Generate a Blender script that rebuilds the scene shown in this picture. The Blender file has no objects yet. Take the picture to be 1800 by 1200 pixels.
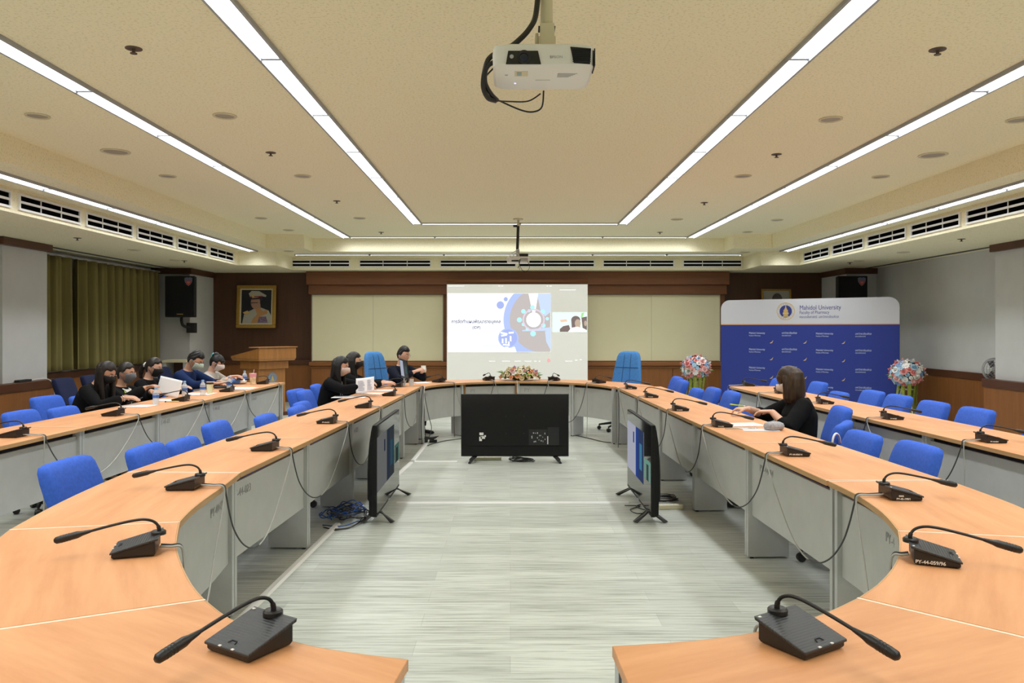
import bpy, bmesh, math, random
from mathutils import Vector, Matrix, Euler
random.seed(7)
PI = math.pi
SC = bpy.context.scene
COL = SC.collection
F, CX, CY, CAMH = 1379.0, 897.0, 578.0, 1.5     # focal length in pixels of the 1800x1200 frame, vanishing point, eye height

def at(x, y, Y):
    return Vector(((x-CX)*Y/F, Y, CAMH-(y-CY)*Y/F))
def onz(x, y, z):
    Y = (CAMH-z)*F/(y-CY)
    return Vector(((x-CX)*Y/F, Y, z))

# ---------------------------------------------------------------- materials
def node_mat(name):
    m = bpy.data.materials.new(name); m.use_nodes = True
    nt = m.node_tree
    return m, nt, nt.nodes['Principled BSDF']
def mat(name, col, rough=0.5, metal=0.0, emit=None, estr=0.0, var=0.0, vscale=8.0, bump=0.0, bscale=200.0, spec=None, stretch=None, alpha=None, trans=0.0, sheen=0.0):
    m, nt, b = node_mat(name)
    b.inputs['Base Color'].default_value = (*col, 1)
    b.inputs['Roughness'].default_value = rough
    b.inputs['Metallic'].default_value = metal
    if spec is not None: b.inputs['Specular IOR Level'].default_value = spec
    if trans: b.inputs['Transmission Weight'].default_value = trans
    if alpha is not None: b.inputs['Alpha'].default_value = alpha
    if sheen: b.inputs['Sheen Weight'].default_value = sheen
    if emit:
        b.inputs['Emission Color'].default_value = (*emit, 1)
        b.inputs['Emission Strength'].default_value = estr
    tc = None
    if var or bump:
        tc = nt.nodes.new('ShaderNodeTexCoord')
        mp = nt.nodes.new('ShaderNodeMapping')
        if stretch: mp.inputs['Scale'].default_value = stretch
        nt.links.new(tc.outputs['Object'], mp.inputs['Vector'])
    if var:
        n = nt.nodes.new('ShaderNodeTexNoise'); n.inputs['Scale'].default_value = vscale; n.inputs['Detail'].default_value = 5
        r = nt.nodes.new('ShaderNodeValToRGB')
        r.color_ramp.elements[0].position = 0.3; r.color_ramp.elements[1].position = 0.7
        r.color_ramp.elements[0].color = (*[max(0, c*(1-var)) for c in col], 1)
        r.color_ramp.elements[1].color = (*[min(1, c*(1+var)) for c in col], 1)
        nt.links.new(mp.outputs[0], n.inputs['Vector']); nt.links.new(n.outputs['Fac'], r.inputs['Fac'])
        nt.links.new(r.outputs['Color'], b.inputs['Base Color'])
    if bump:
        n2 = nt.nodes.new('ShaderNodeTexNoise'); n2.inputs['Scale'].default_value = bscale; n2.inputs['Detail'].default_value = 3
        bp = nt.nodes.new('ShaderNodeBump'); bp.inputs['Strength'].default_value = bump; bp.inputs['Distance'].default_value = 0.01
        nt.links.new(mp.outputs[0], n2.inputs['Vector']); nt.links.new(n2.outputs['Fac'], bp.inputs['Height'])
        nt.links.new(bp.outputs['Normal'], b.inputs['Normal'])
    return m
def emat(name, col, s):
    m = bpy.data.materials.new(name); m.use_nodes = True
    nt = m.node_tree; nt.nodes.clear()
    e = nt.nodes.new('ShaderNodeEmission'); e.inputs[0].default_value = (*col, 1); e.inputs[1].default_value = s
    o = nt.nodes.new('ShaderNodeOutputMaterial'); nt.links.new(e.outputs[0], o.inputs[0])
    return m
def floor_mat():
    m, nt, b = node_mat('vinyl_planks')
    tc = nt.nodes.new('ShaderNodeTexCoord')
    br = nt.nodes.new('ShaderNodeTexBrick')
    br.offset = 0.37; br.inputs['Scale'].default_value = 1.0
    br.inputs['Brick Width'].default_value = 1.22; br.inputs['Row Height'].default_value = 0.18
    br.inputs['Mortar Size'].default_value = 0.0012
    br.inputs['Color1'].default_value = (0.58, 0.615, 0.55, 1); br.inputs["Color2"].default_value = (0.45, 0.48, 0.425, 1)
    br.inputs['Mortar'].default_value = (0.40, 0.42, 0.37, 1)
    nt.links.new(tc.outputs['Object'], br.inputs['Vector'])
    mp = nt.nodes.new('ShaderNodeMapping'); mp.inputs['Scale'].default_value = (0.9, 22, 1)
    nt.links.new(tc.outputs['Object'], mp.inputs['Vector'])
    n = nt.nodes.new('ShaderNodeTexNoise'); n.inputs['Scale'].default_value = 2.4; n.inputs['Detail'].default_value = 7; n.inputs['Roughness'].default_value = 0.65
    nt.links.new(mp.outputs[0], n.inputs['Vector'])
    r = nt.nodes.new('ShaderNodeValToRGB')
    r.color_ramp.elements[0].position = 0.30; r.color_ramp.elements[0].color = (0.33, 0.34, 0.31, 1)
    r.color_ramp.elements[1].position = 0.55; r.color_ramp.elements[1].color = (1.0, 1.0, 1.0, 1)
    nt.links.new(n.outputs['Fac'], r.inputs['Fac'])
    mx = nt.nodes.new('ShaderNodeMix'); mx.data_type = 'RGBA'; mx.blend_type = 'MULTIPLY'; mx.inputs[0].default_value = 0.85
    nt.links.new(br.outputs['Color'], mx.inputs[6]); nt.links.new(r.outputs['Color'], mx.inputs[7])
    nt.links.new(mx.outputs[2], b.inputs['Base Color'])
    b.inputs['Roughness'].default_value = 0.42
    return m
def wood_mat(name, c1, c2, scale=(1.2, 14, 14), rough=0.42, detail=6, nscale=2.0):
    m, nt, b = node_mat(name)
    tc = nt.nodes.new('ShaderNodeTexCoord')
    mp = nt.nodes.new('ShaderNodeMapping'); mp.inputs['Scale'].default_value = scale
    nt.links.new(tc.outputs['Object'], mp.inputs['Vector'])
    n = nt.nodes.new('ShaderNodeTexNoise'); n.inputs['Scale'].default_value = nscale; n.inputs['Detail'].default_value = detail; n.inputs['Roughness'].default_value = 0.6
    nt.links.new(mp.outputs[0], n.inputs['Vector'])
    r = nt.nodes.new('ShaderNodeValToRGB')
    r.color_ramp.elements[0].position = 0.28; r.color_ramp.elements[0].color = (*c1, 1)
    r.color_ramp.elements[1].position = 0.72; r.color_ramp.elements[1].color = (*c2, 1)
    nt.links.new(n.outputs['Fac'], r.inputs['Fac']); nt.links.new(r.outputs['Color'], b.inputs['Base Color'])
    b.inputs['Roughness'].default_value = rough
    return m
def ceiling_mat():
    m, nt, b = node_mat('textured_cream_plaster')
    tc = nt.nodes.new('ShaderNodeTexCoord')
    v = nt.nodes.new('ShaderNodeTexVoronoi'); v.inputs['Scale'].default_value = 26
    nt.links.new(tc.outputs['Object'], v.inputs['Vector'])
    n = nt.nodes.new('ShaderNodeTexNoise'); n.inputs['Scale'].default_value = 60; n.inputs['Detail'].default_value = 4
    nt.links.new(tc.outputs['Object'], n.inputs['Vector'])
    r = nt.nodes.new('ShaderNodeValToRGB')
    r.color_ramp.elements[0].position = 0.36; r.color_ramp.elements[0].color = (0.77, 0.72, 0.50, 1)
    r.color_ramp.elements[1].position = 0.46; r.color_ramp.elements[1].color = (0.90, 0.845, 0.62, 1)
    nt.links.new(n.outputs['Fac'], r.inputs['Fac']); nt.links.new(r.outputs['Color'], b.inputs['Base Color'])
    bp = nt.nodes.new('ShaderNodeBump'); bp.inputs['Strength'].default_value = 0.25; bp.inputs['Distance'].default_value = 0.006
    nt.links.new(n.outputs['Fac'], bp.inputs['Height']); nt.links.new(bp.outputs['Normal'], b.inputs['Normal'])
    b.inputs['Roughness'].default_value = 0.9; b.inputs['Specular IOR Level'].default_value = 0.2
    return m
def ribbed_mat(name, col, rough, vec_scale, kind='wave'):
    m, nt, b = node_mat(name)
    b.inputs['Base Color'].default_value = (*col, 1); b.inputs['Roughness'].default_value = rough
    tc = nt.nodes.new('ShaderNodeTexCoord')
    w = nt.nodes.new('ShaderNodeTexWave'); w.wave_type = 'BANDS'; w.bands_direction = 'Y'; w.inputs['Scale'].default_value = vec_scale
    nt.links.new(tc.outputs['Object'], w.inputs['Vector'])
    bp = nt.nodes.new('ShaderNodeBump'); bp.inputs['Strength'].default_value = 0.6; bp.inputs['Distance'].default_value = 0.0012
    nt.links.new(w.outputs['Fac'], bp.inputs['Height']); nt.links.new(bp.outputs['Normal'], b.inputs['Normal'])
    return m
def hair_mat(name, c1, c2):
    m = wood_mat(name, c1, c2, scale=(60, 60, 5), rough=0.45, nscale=1.0)
    nt = m.node_tree; b = nt.nodes['Principled BSDF']; b.inputs['Specular IOR Level'].default_value = 0.38
    n = [x for x in nt.nodes if x.type == 'TEX_NOISE'][0]; bp = nt.nodes.new('ShaderNodeBump'); bp.inputs['Strength'].default_value = 0.5; bp.inputs['Distance'].default_value = 0.004
    nt.links.new(n.outputs['Fac'], bp.inputs['Height']); nt.links.new(bp.outputs['Normal'], b.inputs['Normal'])
    return m

M = {}
M['floor'] = floor_mat()
M['ceiling'] = ceiling_mat()
M['light'] = emat('lit_diffuser', (0.95, 0.98, 1.0), 3.0)
M['light_cross'] = emat('cross_lit_diffuser', (0.95, 0.98, 1.0), 3.0)
M['light_frame'] = mat('light_frame_grey', (0.35, 0.36, 0.38), 0.5)
M['tabletop'] = wood_mat('beech_laminate', (0.60, 0.27, 0.115), (0.755, 0.38, 0.18), (0.9, 7, 9), 0.42)
M['tabletop'].node_tree.nodes['Principled BSDF'].inputs['Specular IOR Level'].default_value = 0.28
M['edge'] = wood_mat('beech_edge', (0.50, 0.28, 0.11), (0.60, 0.36, 0.16), (1, 1, 40), 0.45)
M['panel'] = mat('grey_laminate', (0.50, 0.51, 0.50), 0.5, var=0.04)
M['leg_panel'] = mat('mid_grey_laminate', (0.50, 0.515, 0.52), 0.5, var=0.04)
M['seam'] = mat('pale_edge_strip', (0.80, 0.68, 0.52), 0.5)
M['brown_leg'] = wood_mat('brown_leg_wood', (0.24, 0.12, 0.04), (0.32, 0.17, 0.06), (8, 8, 1))
M['rail'] = mat('black_rail', (0.012, 0.012, 0.014), 0.6)
M['mark'] = mat('pencil_mark', (0.34, 0.34, 0.34), 0.8)
M['whitemark'] = mat('white_paint_mark', (0.80, 0.80, 0.76), 0.7)
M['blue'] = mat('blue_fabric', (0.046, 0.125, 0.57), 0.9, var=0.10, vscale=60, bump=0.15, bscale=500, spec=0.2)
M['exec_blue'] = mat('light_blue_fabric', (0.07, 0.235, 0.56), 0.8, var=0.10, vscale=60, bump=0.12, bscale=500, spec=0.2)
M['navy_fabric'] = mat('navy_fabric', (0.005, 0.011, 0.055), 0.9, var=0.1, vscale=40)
M['seam_dark'] = mat('dark_seam', (0.02, 0.06, 0.16), 0.8)
M['black'] = mat('black_plastic', (0.014, 0.013, 0.013), 0.38, bump=0.1, bscale=700)
M['black_top'] = ribbed_mat('black_ribbed_plastic', (0.030, 0.033, 0.036), 0.42, 38)
M['black_gloss'] = mat('black_gloss', (0.01, 0.01, 0.011), 0.18)
M['tv_black'] = mat('tv_black_shell', (0.0085, 0.0085, 0.009), 0.5, spec=0.25)
M['black_matte'] = mat('black_matte', (0.015, 0.015, 0.015), 0.7)
M['cable_dark'] = mat('dark_cable', (0.05, 0.05, 0.05), 0.5)
M['cable_grey'] = mat('grey_cable', (0.42, 0.42, 0.39), 0.5)
M['cable_white'] = mat('white_cable', (0.70, 0.70, 0.68), 0.5)
M['cable_blue'] = mat('blue_cable', (0.012, 0.075, 0.32), 0.45)
M['white'] = mat('white_plastic', (0.80, 0.80, 0.78), 0.4)
M['paper'] = mat('paper', (0.85, 0.85, 0.86), 0.8)
M['cream'] = mat('cream_plastic', (0.72, 0.66, 0.45), 0.5)
M['beige'] = mat('beige_metal', (0.66, 0.60, 0.42), 0.5)
M['wall'] = mat('painted_grey_white', (0.60, 0.60, 0.60), 0.9, var=0.03, vscale=3)
M['dark_wood'] = wood_mat('dark_wall_wood', (0.072, 0.027, 0.011), (0.100, 0.039, 0.016), (9, 9, 0.8), 0.45)
M['mid_wood'] = wood_mat('rail_wood', (0.21, 0.074, 0.018), (0.28, 0.104, 0.026), (0.8, 9, 9), 0.42)
M['header_wood'] = wood_mat('header_wood', (0.150, 0.050, 0.013), (0.195, 0.068, 0.018), (0.8, 9, 9), 0.42)
M['base_wood'] = wood_mat('wainscot_wood', (0.215, 0.076, 0.016), (0.285, 0.105, 0.023), (9, 9, 0.8), 0.5)
M['trim_wood'] = wood_mat('red_brown_trim', (0.078, 0.026, 0.011), (0.105, 0.036, 0.015), (9, 0.8, 9), 0.4)
M['lectern'] = wood_mat('lectern_veneer', (0.34, 0.140, 0.036), (0.45, 0.20, 0.056), (9, 9, 0.8), 0.4)
M['board'] = mat('cream_board', (0.74, 0.69, 0.46), 0.35, var=0.02, vscale=2)
M['board_frame'] = mat('cream_frame', (0.58, 0.55, 0.42), 0.5)
M['screen_fabric_glow'] = mat('screen_fabric_glow', (0.86, 0.86, 0.82), 0.85, emit=(0.92, 0.93, 0.88), estr=0.10)  # faint even emission stands in for the projector's black-level light on the cloth
M['curtain'] = mat('olive_cloth', (0.200, 0.168, 0.055), 0.9, var=0.12, vscale=5, stretch=(1, 1, 0.2))
M['gold'] = mat('gilt', (0.42, 0.25, 0.05), 0.4, metal=0.5, var=0.2, vscale=40)
M['gold_flat'] = mat('gold_print', (0.60, 0.42, 0.14), 0.5)
M['chrome'] = mat('bright_metal', (0.6, 0.6, 0.6), 0.25, metal=1.0)
M['grey_plastic'] = mat('grey_plastic', (0.42, 0.42, 0.43), 0.5)
M['navy'] = mat('navy_print', (0.020, 0.030, 0.20), 0.6)
M['banner_blue'] = mat('banner_blue', (0.016, 0.034, 0.245), 0.75)
M['banner_white'] = mat('banner_white', (0.56, 0.56, 0.61), 0.75)
M['banner_text'] = mat('banner_pale_text', (0.55, 0.60, 0.78), 0.75)
M['orange_line'] = mat('orange_line', (0.75, 0.38, 0.12), 0.6)
M['skin'] = mat('skin', (0.62, 0.36, 0.25), 0.55, var=0.06, vscale=12)
M['skin_tan'] = mat('tan_skin', (0.52, 0.28, 0.175), 0.55, var=0.06, vscale=12)
M['hair'] = hair_mat('black_hair', (0.004, 0.0035, 0.0035), (0.012, 0.010, 0.009))
M['hair_brown'] = hair_mat('dark_brown_hair', (0.006, 0.004, 0.003), (0.020, 0.012, 0.008))
M['hair_streak'] = hair_mat('streaked_brown_hair', (0.006, 0.0035, 0.002), (0.062, 0.029, 0.010))
M['suit'] = mat('black_cloth', (0.0065, 0.0065, 0.007), 0.9, var=0.15, vscale=20, spec=0.12)
M['suit_navy'] = mat('dark_navy_suit', (0.008, 0.010, 0.020), 0.9, spec=0.15)
M['shirt_navy'] = mat('navy_shirt', (0.008, 0.022, 0.085), 0.9, var=0.1, spec=0.2)
M['shirt_beige'] = mat('beige_grey_shirt', (0.42, 0.38, 0.33), 0.85, var=0.1)
M['shirt_white'] = mat('white_shirt', (0.78, 0.77, 0.70), 0.8)
M['mask_black'] = mat('black_mask', (0.012, 0.012, 0.014), 0.8)
M['mask_grey'] = mat('grey_mask', (0.16, 0.17, 0.19), 0.8)
M['mask_white'] = mat('white_mask', (0.80, 0.75, 0.72), 0.8)
M['mask_pink'] = mat('pale_pink_mask', (0.80, 0.64, 0.58), 0.8)
M['mask_green'] = mat('pale_green_mask', (0.58, 0.76, 0.68), 0.8)
M['lime'] = mat('lime_ribbon', (0.50, 0.68, 0.05), 0.6)
M['teal'] = mat('teal_ribbon', (0.12, 0.50, 0.55), 0.6)
M['water'] = mat('clear_plastic', (0.75, 0.82, 0.86), 0.15, alpha=0.55)
M['label_blue'] = mat('blue_label', (0.05, 0.16, 0.50), 0.5)
M['pink'] = mat('pink_print', (0.75, 0.35, 0.45), 0.6)
M['pale_yellow'] = mat('pale_yellow', (0.72, 0.70, 0.42), 0.6)
M['lime_pen'] = mat('lime_pen', (0.48, 0.70, 0.08), 0.4)
M['yellow'] = mat('yellow', (0.75, 0.55, 0.06), 0.5)
M['leaf'] = mat('leaf_green', (0.07, 0.20, 0.03), 0.6, var=0.3, vscale=20)
M['leaf_lime'] = mat('lime_leaf', (0.28, 0.45, 0.06), 0.6, var=0.2, vscale=20)
M['tulle'] = mat('green_streamer', (0.22, 0.25, 0.03), 0.8, var=0.3, vscale=30)
M['tape'] = mat('white_cable_cover', (0.74, 0.75, 0.72), 0.5)
for k, c in dict(fl_pink=(0.74, 0.27, 0.25), fl_pale=(0.78, 0.47, 0.45), fl_white=(0.80, 0.77, 0.74), fl_blue=(0.16, 0.28, 0.50), fl_steel=(0.32, 0.48, 0.62), fl_peach=(0.84, 0.45, 0.25), fl_cream=(0.82, 0.74, 0.50), fl_mauve=(0.62, 0.45, 0.60)).items():
    M[k] = mat(k.replace('fl_', '') + '_petals', c, 0.75, var=0.15, vscale=60)

# ---------------------------------------------------------------- mesh building
class MB:
    def __init__(s): s.v = []; s.f = []
    def add(s, vs, fs, T=None):
        o = len(s.v)
        s.v += [(T @ Vector(v)) if T is not None else Vector(v) for v in vs]
        s.f += [tuple(i+o for i in f) for f in fs]
        return s
    def box(s, c, d, rz=0.0, T=None, rot=None):
        x, y, z = d[0]/2, d[1]/2, d[2]/2
        vs = [(-x,-y,-z),(x,-y,-z),(x,y,-z),(-x,y,-z),(-x,-y,z),(x,-y,z),(x,y,z),(-x,y,z)]
        fs = [(0,3,2,1),(4,5,6,7),(0,1,5,4),(1,2,6,5),(2,3,7,6),(3,0,4,7)]
        A = Matrix.Translation(c) @ (rot if rot is not None else Matrix.Rotation(rz, 4, 'Z'))
        return s.add(vs, fs, (T @ A) if T is not None else A)
    def b2(s, x0, x1, y0, y1, z0, z1):
        return s.box(((x0+x1)/2, (y0+y1)/2, (z0+z1)/2), (abs(x1-x0), abs(y1-y0), abs(z1-z0)))
    def prism(s, poly, z0, z1, T=None):
        a = sum(poly[i][0]*poly[(i+1) % len(poly)][1]-poly[(i+1) % len(poly)][0]*poly[i][1] for i in range(len(poly)))
        if a < 0: poly = poly[::-1]
        n = len(poly)
        vs = [(p[0], p[1], z0) for p in poly] + [(p[0], p[1], z1) for p in poly]
        fs = [tuple(range(n-1, -1, -1)), tuple(range(n, 2*n))] + [(i, (i+1) % n, n+(i+1) % n, n+i) for i in range(n)]
        return s.add(vs, fs, T)
    def strip(s, pa, pb, z0, z1):
        """quad-strip slab between two polylines of equal length"""
        n = len(pa)
        vs = [(p[0], p[1], z) for z in (z0, z1) for p in pa] + [(p[0], p[1], z) for z in (z0, z1) for p in pb]
        A0, A1, B0, B1 = 0, n, 2*n, 3*n
        fs = []
        for i in range(n-1):
            j = i+1
            fs += [(A1+i, A1+j, B1+j, B1+i), (A0+j, A0+i, B0+i, B0+j), (A0+i, A0+j, A1+j, A1+i), (B0+j, B0+i, B1+i, B1+j)]
        fs += [(A0, A1, B1, B0), (A1+n-1, A0+n-1, B0+n-1, B1+n-1)]
        return s.add(vs, fs)
    def loft(s, rings, cap=True, T=None):
        n = len(rings[0]); vs = [v for r in rings for v in r]; fs = []
        for k in range(len(rings)-1):
            for i in range(n):
                j = (i+1) % n
                fs.append((k*n+i, k*n+j, (k+1)*n+j, (k+1)*n+i))
        if cap:
            fs.append(tuple(range(n-1, -1, -1))); b = (len(rings)-1)*n; fs.append(tuple(range(b, b+n)))
        return s.add(vs, fs, T)
    def tube(s, pts, r, n=8, T=None, flat=None):
        pts = [Vector(p) for p in pts]; m = len(pts)
        rs = r if isinstance(r, (list, tuple)) else [r]*m
        rings = []; up = None
        for i, p in enumerate(pts):
            t = (pts[min(i+1, m-1)]-pts[max(i-1, 0)])
            if t.length < 1e-9: t = Vector((0, 0, 1))
            t.normalize()
            if up is None:
                up = Vector((0, 0, 1)) if abs(t.z) < 0.9 else Vector((0, 1, 0))
            a = t.cross(up)
            if a.length < 1e-6: a = t.orthogonal()
            a.normalize(); b = a.cross(t).normalized(); up = b
            rings.append([p + a*math.cos(2*PI*k/n)*rs[i] + b*math.sin(2*PI*k/n)*rs[i]*(flat or 1) for k in range(n)])
        return s.loft(rings, True, T)
    def lathe(s, prof, n=16, T=None, cap=True):
        return s.loft([[(r*math.cos(2*PI*k/n), r*math.sin(2*PI*k/n), z) for k in range(n)] for r, z in prof], cap, T)
    def ringlathe(s, prof, n=16, T=None):
        return s.lathe(list(prof)+[prof[0]], n, T, False)
    def ell(s, c, r, nu=14, nv=9, T=None, rot=None):
        if not isinstance(r, (tuple, list)): r = (r, r, r)
        rings = []
        for i in range(nv+1):
            e = -PI/2 + PI*i/nv; e = max(-PI/2+0.02, min(PI/2-0.02, e))
            rings.append([(r[0]*math.cos(e)*math.cos(2*PI*k/nu), r[1]*math.cos(e)*math.sin(2*PI*k/nu), r[2]*math.sin(e)) for k in range(nu)])
        A = Matrix.Translation(c) @ (rot if rot is not None else Matrix.Identity(4))
        return s.loft(rings, True, (T @ A) if T is not None else A)
    def sloft(s, secs, n=24, p=4.0, T=None):
        """superellipse sections (cx, cy, z, rx, ry)"""
        rings = []
        for cx, cy, z, rx, ry in secs:
            ring = []
            for k in range(n):
                a = 2*PI*k/n; c, q = math.cos(a), math.sin(a)
                ring.append((cx+rx*math.copysign(abs(c)**(2/p), c), cy+ry*math.copysign(abs(q)**(2/p), q), z))
            rings.append(ring)
        return s.loft(rings, True, T)
    def grid(s, fn, nu, nv, T=None):
        vs = [fn(i/nu, j/nv) for j in range(nv+1) for i in range(nu+1)]
        w = nu+1
        return s.add(vs, [(j*w+i, j*w+i+1, (j+1)*w+i+1, (j+1)*w+i) for j in range(nv) for i in range(nu)], T)

def to_mesh(name, mb):
    me = bpy.data.meshes.new(name)
    me.from_pydata([tuple(v) for v in mb.v], [], mb.f); me.update()
    return me
def fix_normals(me):
    bm = bmesh.new(); bm.from_mesh(me); bmesh.ops.recalc_face_normals(bm, faces=bm.faces[:]); bm.to_mesh(me); bm.free()
def obj(name, mb, m, parent=None, smooth=False, bevel=0.0, seg=2, solid=0.0, sub=0, auto=None):
    me = mb if isinstance(mb, bpy.types.Mesh) else to_mesh(name, mb)
    if not isinstance(mb, bpy.types.Mesh): fix_normals(me)
    mats = m if isinstance(m, list) else [m]
    for x in mats: me.materials.append(x)
    if smooth:
        me.polygons.foreach_set('use_smooth', [True]*len(me.polygons))
        if auto: 
            try: me.set_sharp_from_angle(angle=math.radians(auto))
            except Exception: pass
    o = bpy.data.objects.new(name, me); COL.objects.link(o)
    if parent is not None: o.parent = parent
    if solid:
        q = o.modifiers.new('s', 'SOLIDIFY'); q.thickness = solid; q.offset = 0
    if bevel:
        q = o.modifiers.new('b', 'BEVEL'); q.width = bevel; q.segments = seg; q.limit_method = 'ANGLE'; q.angle_limit = math.radians(40)
    if sub:
        q = o.modifiers.new('u', 'SUBSURF'); q.levels = sub; q.render_levels = sub
    return o
def tag(o, label, cat, group=None):
    o['label'] = label; o['category'] = cat
    if group: o['group'] = group
    return o
def thing(name, label, cat, loc=(0, 0, 0), rz=0.0, group=None):
    o = bpy.data.objects.new(name, None); COL.objects.link(o)
    o.empty_display_size = 0.1; o.location = loc; o.rotation_euler = (0, 0, rz)
    return tag(o, label, cat, group)
def struct(name, mb, m, **k):
    o = obj(name, mb, m, **k); o['kind'] = 'structure'; return o
def copy_tree(o, parent=None):
    c = o.copy(); COL.objects.link(c)
    if parent is not None: c.parent = parent
    for ch in [x for x in o.children]: copy_tree(ch, c)
    return c
def dup(root, loc, rz, label, group=None):
    c = copy_tree(root); c.location = loc; c.rotation_euler = (0, 0, rz); c['label'] = label
    if group: c['group'] = group
    return c
def mat_of(o):
    return Matrix.Translation(o.location) @ o.rotation_euler.to_matrix().to_4x4()
def evaluated(o):
    dg = bpy.context.evaluated_depsgraph_get()
    me = bpy.data.meshes.new_from_object(o.evaluated_get(dg)); return me
def remesh(name, mb, voxel, smooth=2, fac=0.5):
    me = to_mesh('tmp', mb); fix_normals(me)
    o = bpy.data.objects.new('tmp', me); COL.objects.link(o)
    q = o.modifiers.new('r', 'REMESH'); q.mode = 'VOXEL'; q.voxel_size = voxel
    if smooth:
        q = o.modifiers.new('s', 'SMOOTH'); q.iterations = smooth; q.factor = fac
    out = evaluated(o); out.name = name
    bpy.data.objects.remove(o); bpy.data.meshes.remove(me)
    return out
def text(name, body, size, m, parent, T, align='LEFT', extrude=0.0006, bold=0.0, fit=None):
    """lettering in the XY plane of T, extruded a little"""
    cu = bpy.data.curves.new('t', 'FONT'); cu.body = body; cu.size = size; cu.align_x = align; cu.extrude = extrude; cu.resolution_u = 3
    if bold: cu.offset = bold
    o = bpy.data.objects.new('t', cu); COL.objects.link(o)
    me = evaluated(o); bpy.data.objects.remove(o)
    if fit:
        xs = [v.co.x for v in me.vertices]; me.transform(Matrix.Diagonal((fit/(max(xs)-min(xs)), 1, 1, 1)))
    me.transform(T); me.materials.clear()
    return obj(name, me, m, parent)
def wallT(p, right, up=Vector((0, 0, 1))):
    """matrix whose XY plane stands upright at p with x along right"""
    right = Vector(right).normalized(); up = (up-right*up.dot(right)).normalized(); n = right.cross(up)
    R = Matrix((right, up, n)).transposed().to_4x4()
    return Matrix.Translation(p) @ R
def smoothpath(pts, k=6):
    pts = [Vector(p) for p in pts]; out = []
    for i in range(len(pts)-1):
        p0 = pts[max(i-1, 0)]; p1 = pts[i]; p2 = pts[i+1]; p3 = pts[min(i+2, len(pts)-1)]
        for j in range(k):
            t = j/k
            out.append(0.5*((2*p1)+(p2-p0)*t+(2*p0-5*p1+4*p2-p3)*t*t+(3*p1-p0-3*p2+p3)*t**3))
    out.append(pts[-1]); return out
# ================================================================ the room
AX = 0.15                       # the room's long axis
ZC1, ZC2, ZC3 = 3.15, 2.91, 2.66  # three ceiling tiers
HW1, HW2 = 4.42, 5.12           # half widths of the two steps
XL, XR = -6.85, 7.00
YN, YB = -3.0, 16.2
fl = MB(); fl.b2(XL-0.3, XR+0.3, YN-0.2, YB+0.3, -0.1, 0.0)
struct('floor', fl, M['floor'])

c = MB()
c.b2(XL-0.3, XR+0.3, YN-0.2, YB+0.3, ZC1, ZC1+0.12)
T1B, T2B = 14.30, 15.40
for s in (-1, 1):
    x1, x2, x3 = AX+s*HW1, AX+s*HW2, (XL-0.3 if s < 0 else XR+0.3)
    c.b2(x1, x2, YN-0.2, 14.30, ZC2, ZC1)                # side soffit of the middle tier
    c.b2(AX+s*3.75, x1, 13.70, 14.30, ZC2, ZC1)          # corner block
    c.b2(x2, x3, YN-0.2, YB+0.3, ZC3, ZC1)               # side soffit of the low tier
    c.b2(AX+s*HW1, x2, 14.30, YB+0.3, ZC3, ZC1)          # low corner block
c.b2(AX-HW1, AX+HW1, 14.30, T2B, ZC2, ZC1)
c.b2(AX-HW1, AX+HW1, T2B, YB+0.3, ZC3, ZC1)
struct('ceiling', c, M['ceiling'])

w = MB(); w.b2(XL-0.2, XL, YN, YB, 0.0, ZC3); struct('wall_left', w, M['wall'])
w = MB(); w.b2(XR, XR+0.2, YN, YB, 0.0, ZC3); struct('wall_right', w, M['wall'])
w = MB(); w.b2(XL-0.2, XR+0.2, YN-0.2, YN, 0.0, ZC1); struct('wall_near', w, M['wall'])
w = MB(); w.b2(XL-0.2, XR+0.2, YB, YB+0.2, 0.0, ZC3); struct('wall_back', w, M['dark_wood'])
# wainscot along both side walls with a thicker cap
for s, nm in ((-1, 'left'), (1, 'right')):
    xw = XL if s < 0 else XR
    w = MB(); w.b2(xw, xw-s*0.04, YN, 15.0, 0.0, 0.74); struct('baseboard_'+nm, w, M['base_wood'])
    w = MB(); w.b2(xw, xw-s*0.06, YN, 15.0, 0.74, 0.845); struct('trim_1' if s < 0 else 'trim_2', w, M['trim_wood'], bevel=0.006)
    # curtain-rail groove line in the low ceiling
    w = MB(); w.b2(AX+s*6.60, AX+s*6.66, 6.0, 15.0, ZC3-0.012, ZC3-0.001); struct('trim_3' if s < 0 else 'trim_4', w, mat('rail_groove_%s' % nm, (0.09, 0.09, 0.08), 0.7))
    # near pier: painted shaft, wooden base box, head band
    xi = AX+s*6.54
    w = MB(); w.b2(xi, xw, 9.87, 10.82, 0.0, ZC3); struct('wall_pier_'+nm, w, M['wall'])
    w = MB(); w.b2(xi-s*0.10, xw, 9.50, 10.92, 0.0, 0.70); struct('trim_5' if s < 0 else 'trim_6', w, M['base_wood'], bevel=0.004)
    w = MB(); w.b2(xi-s*0.12, xw, 9.48, 10.94, 0.70, 0.81); struct('trim_7' if s < 0 else 'trim_8', w, M['trim_wood'], bevel=0.006)
    w = MB(); w.b2(xi-s*0.06, xw, 9.80, 10.86, 2.56, ZC3-0.001); struct('trim_9' if s < 0 else 'trim_10', w, M['trim_wood'], bevel=0.004)
    # far corner pier
    xf = AX+s*6.28
    w = MB(); w.b2(xf, xw, 15.0, YB, 0.0, ZC3); struct('wall_corner_'+nm, w, M['wall'])
    w = MB(); w.b2(xf-s*0.05, xw, 14.94, YB, 2.55, ZC3-0.001); struct('trim_11' if s < 0 else 'trim_12', w, M['trim_wood'], bevel=0.004)
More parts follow.
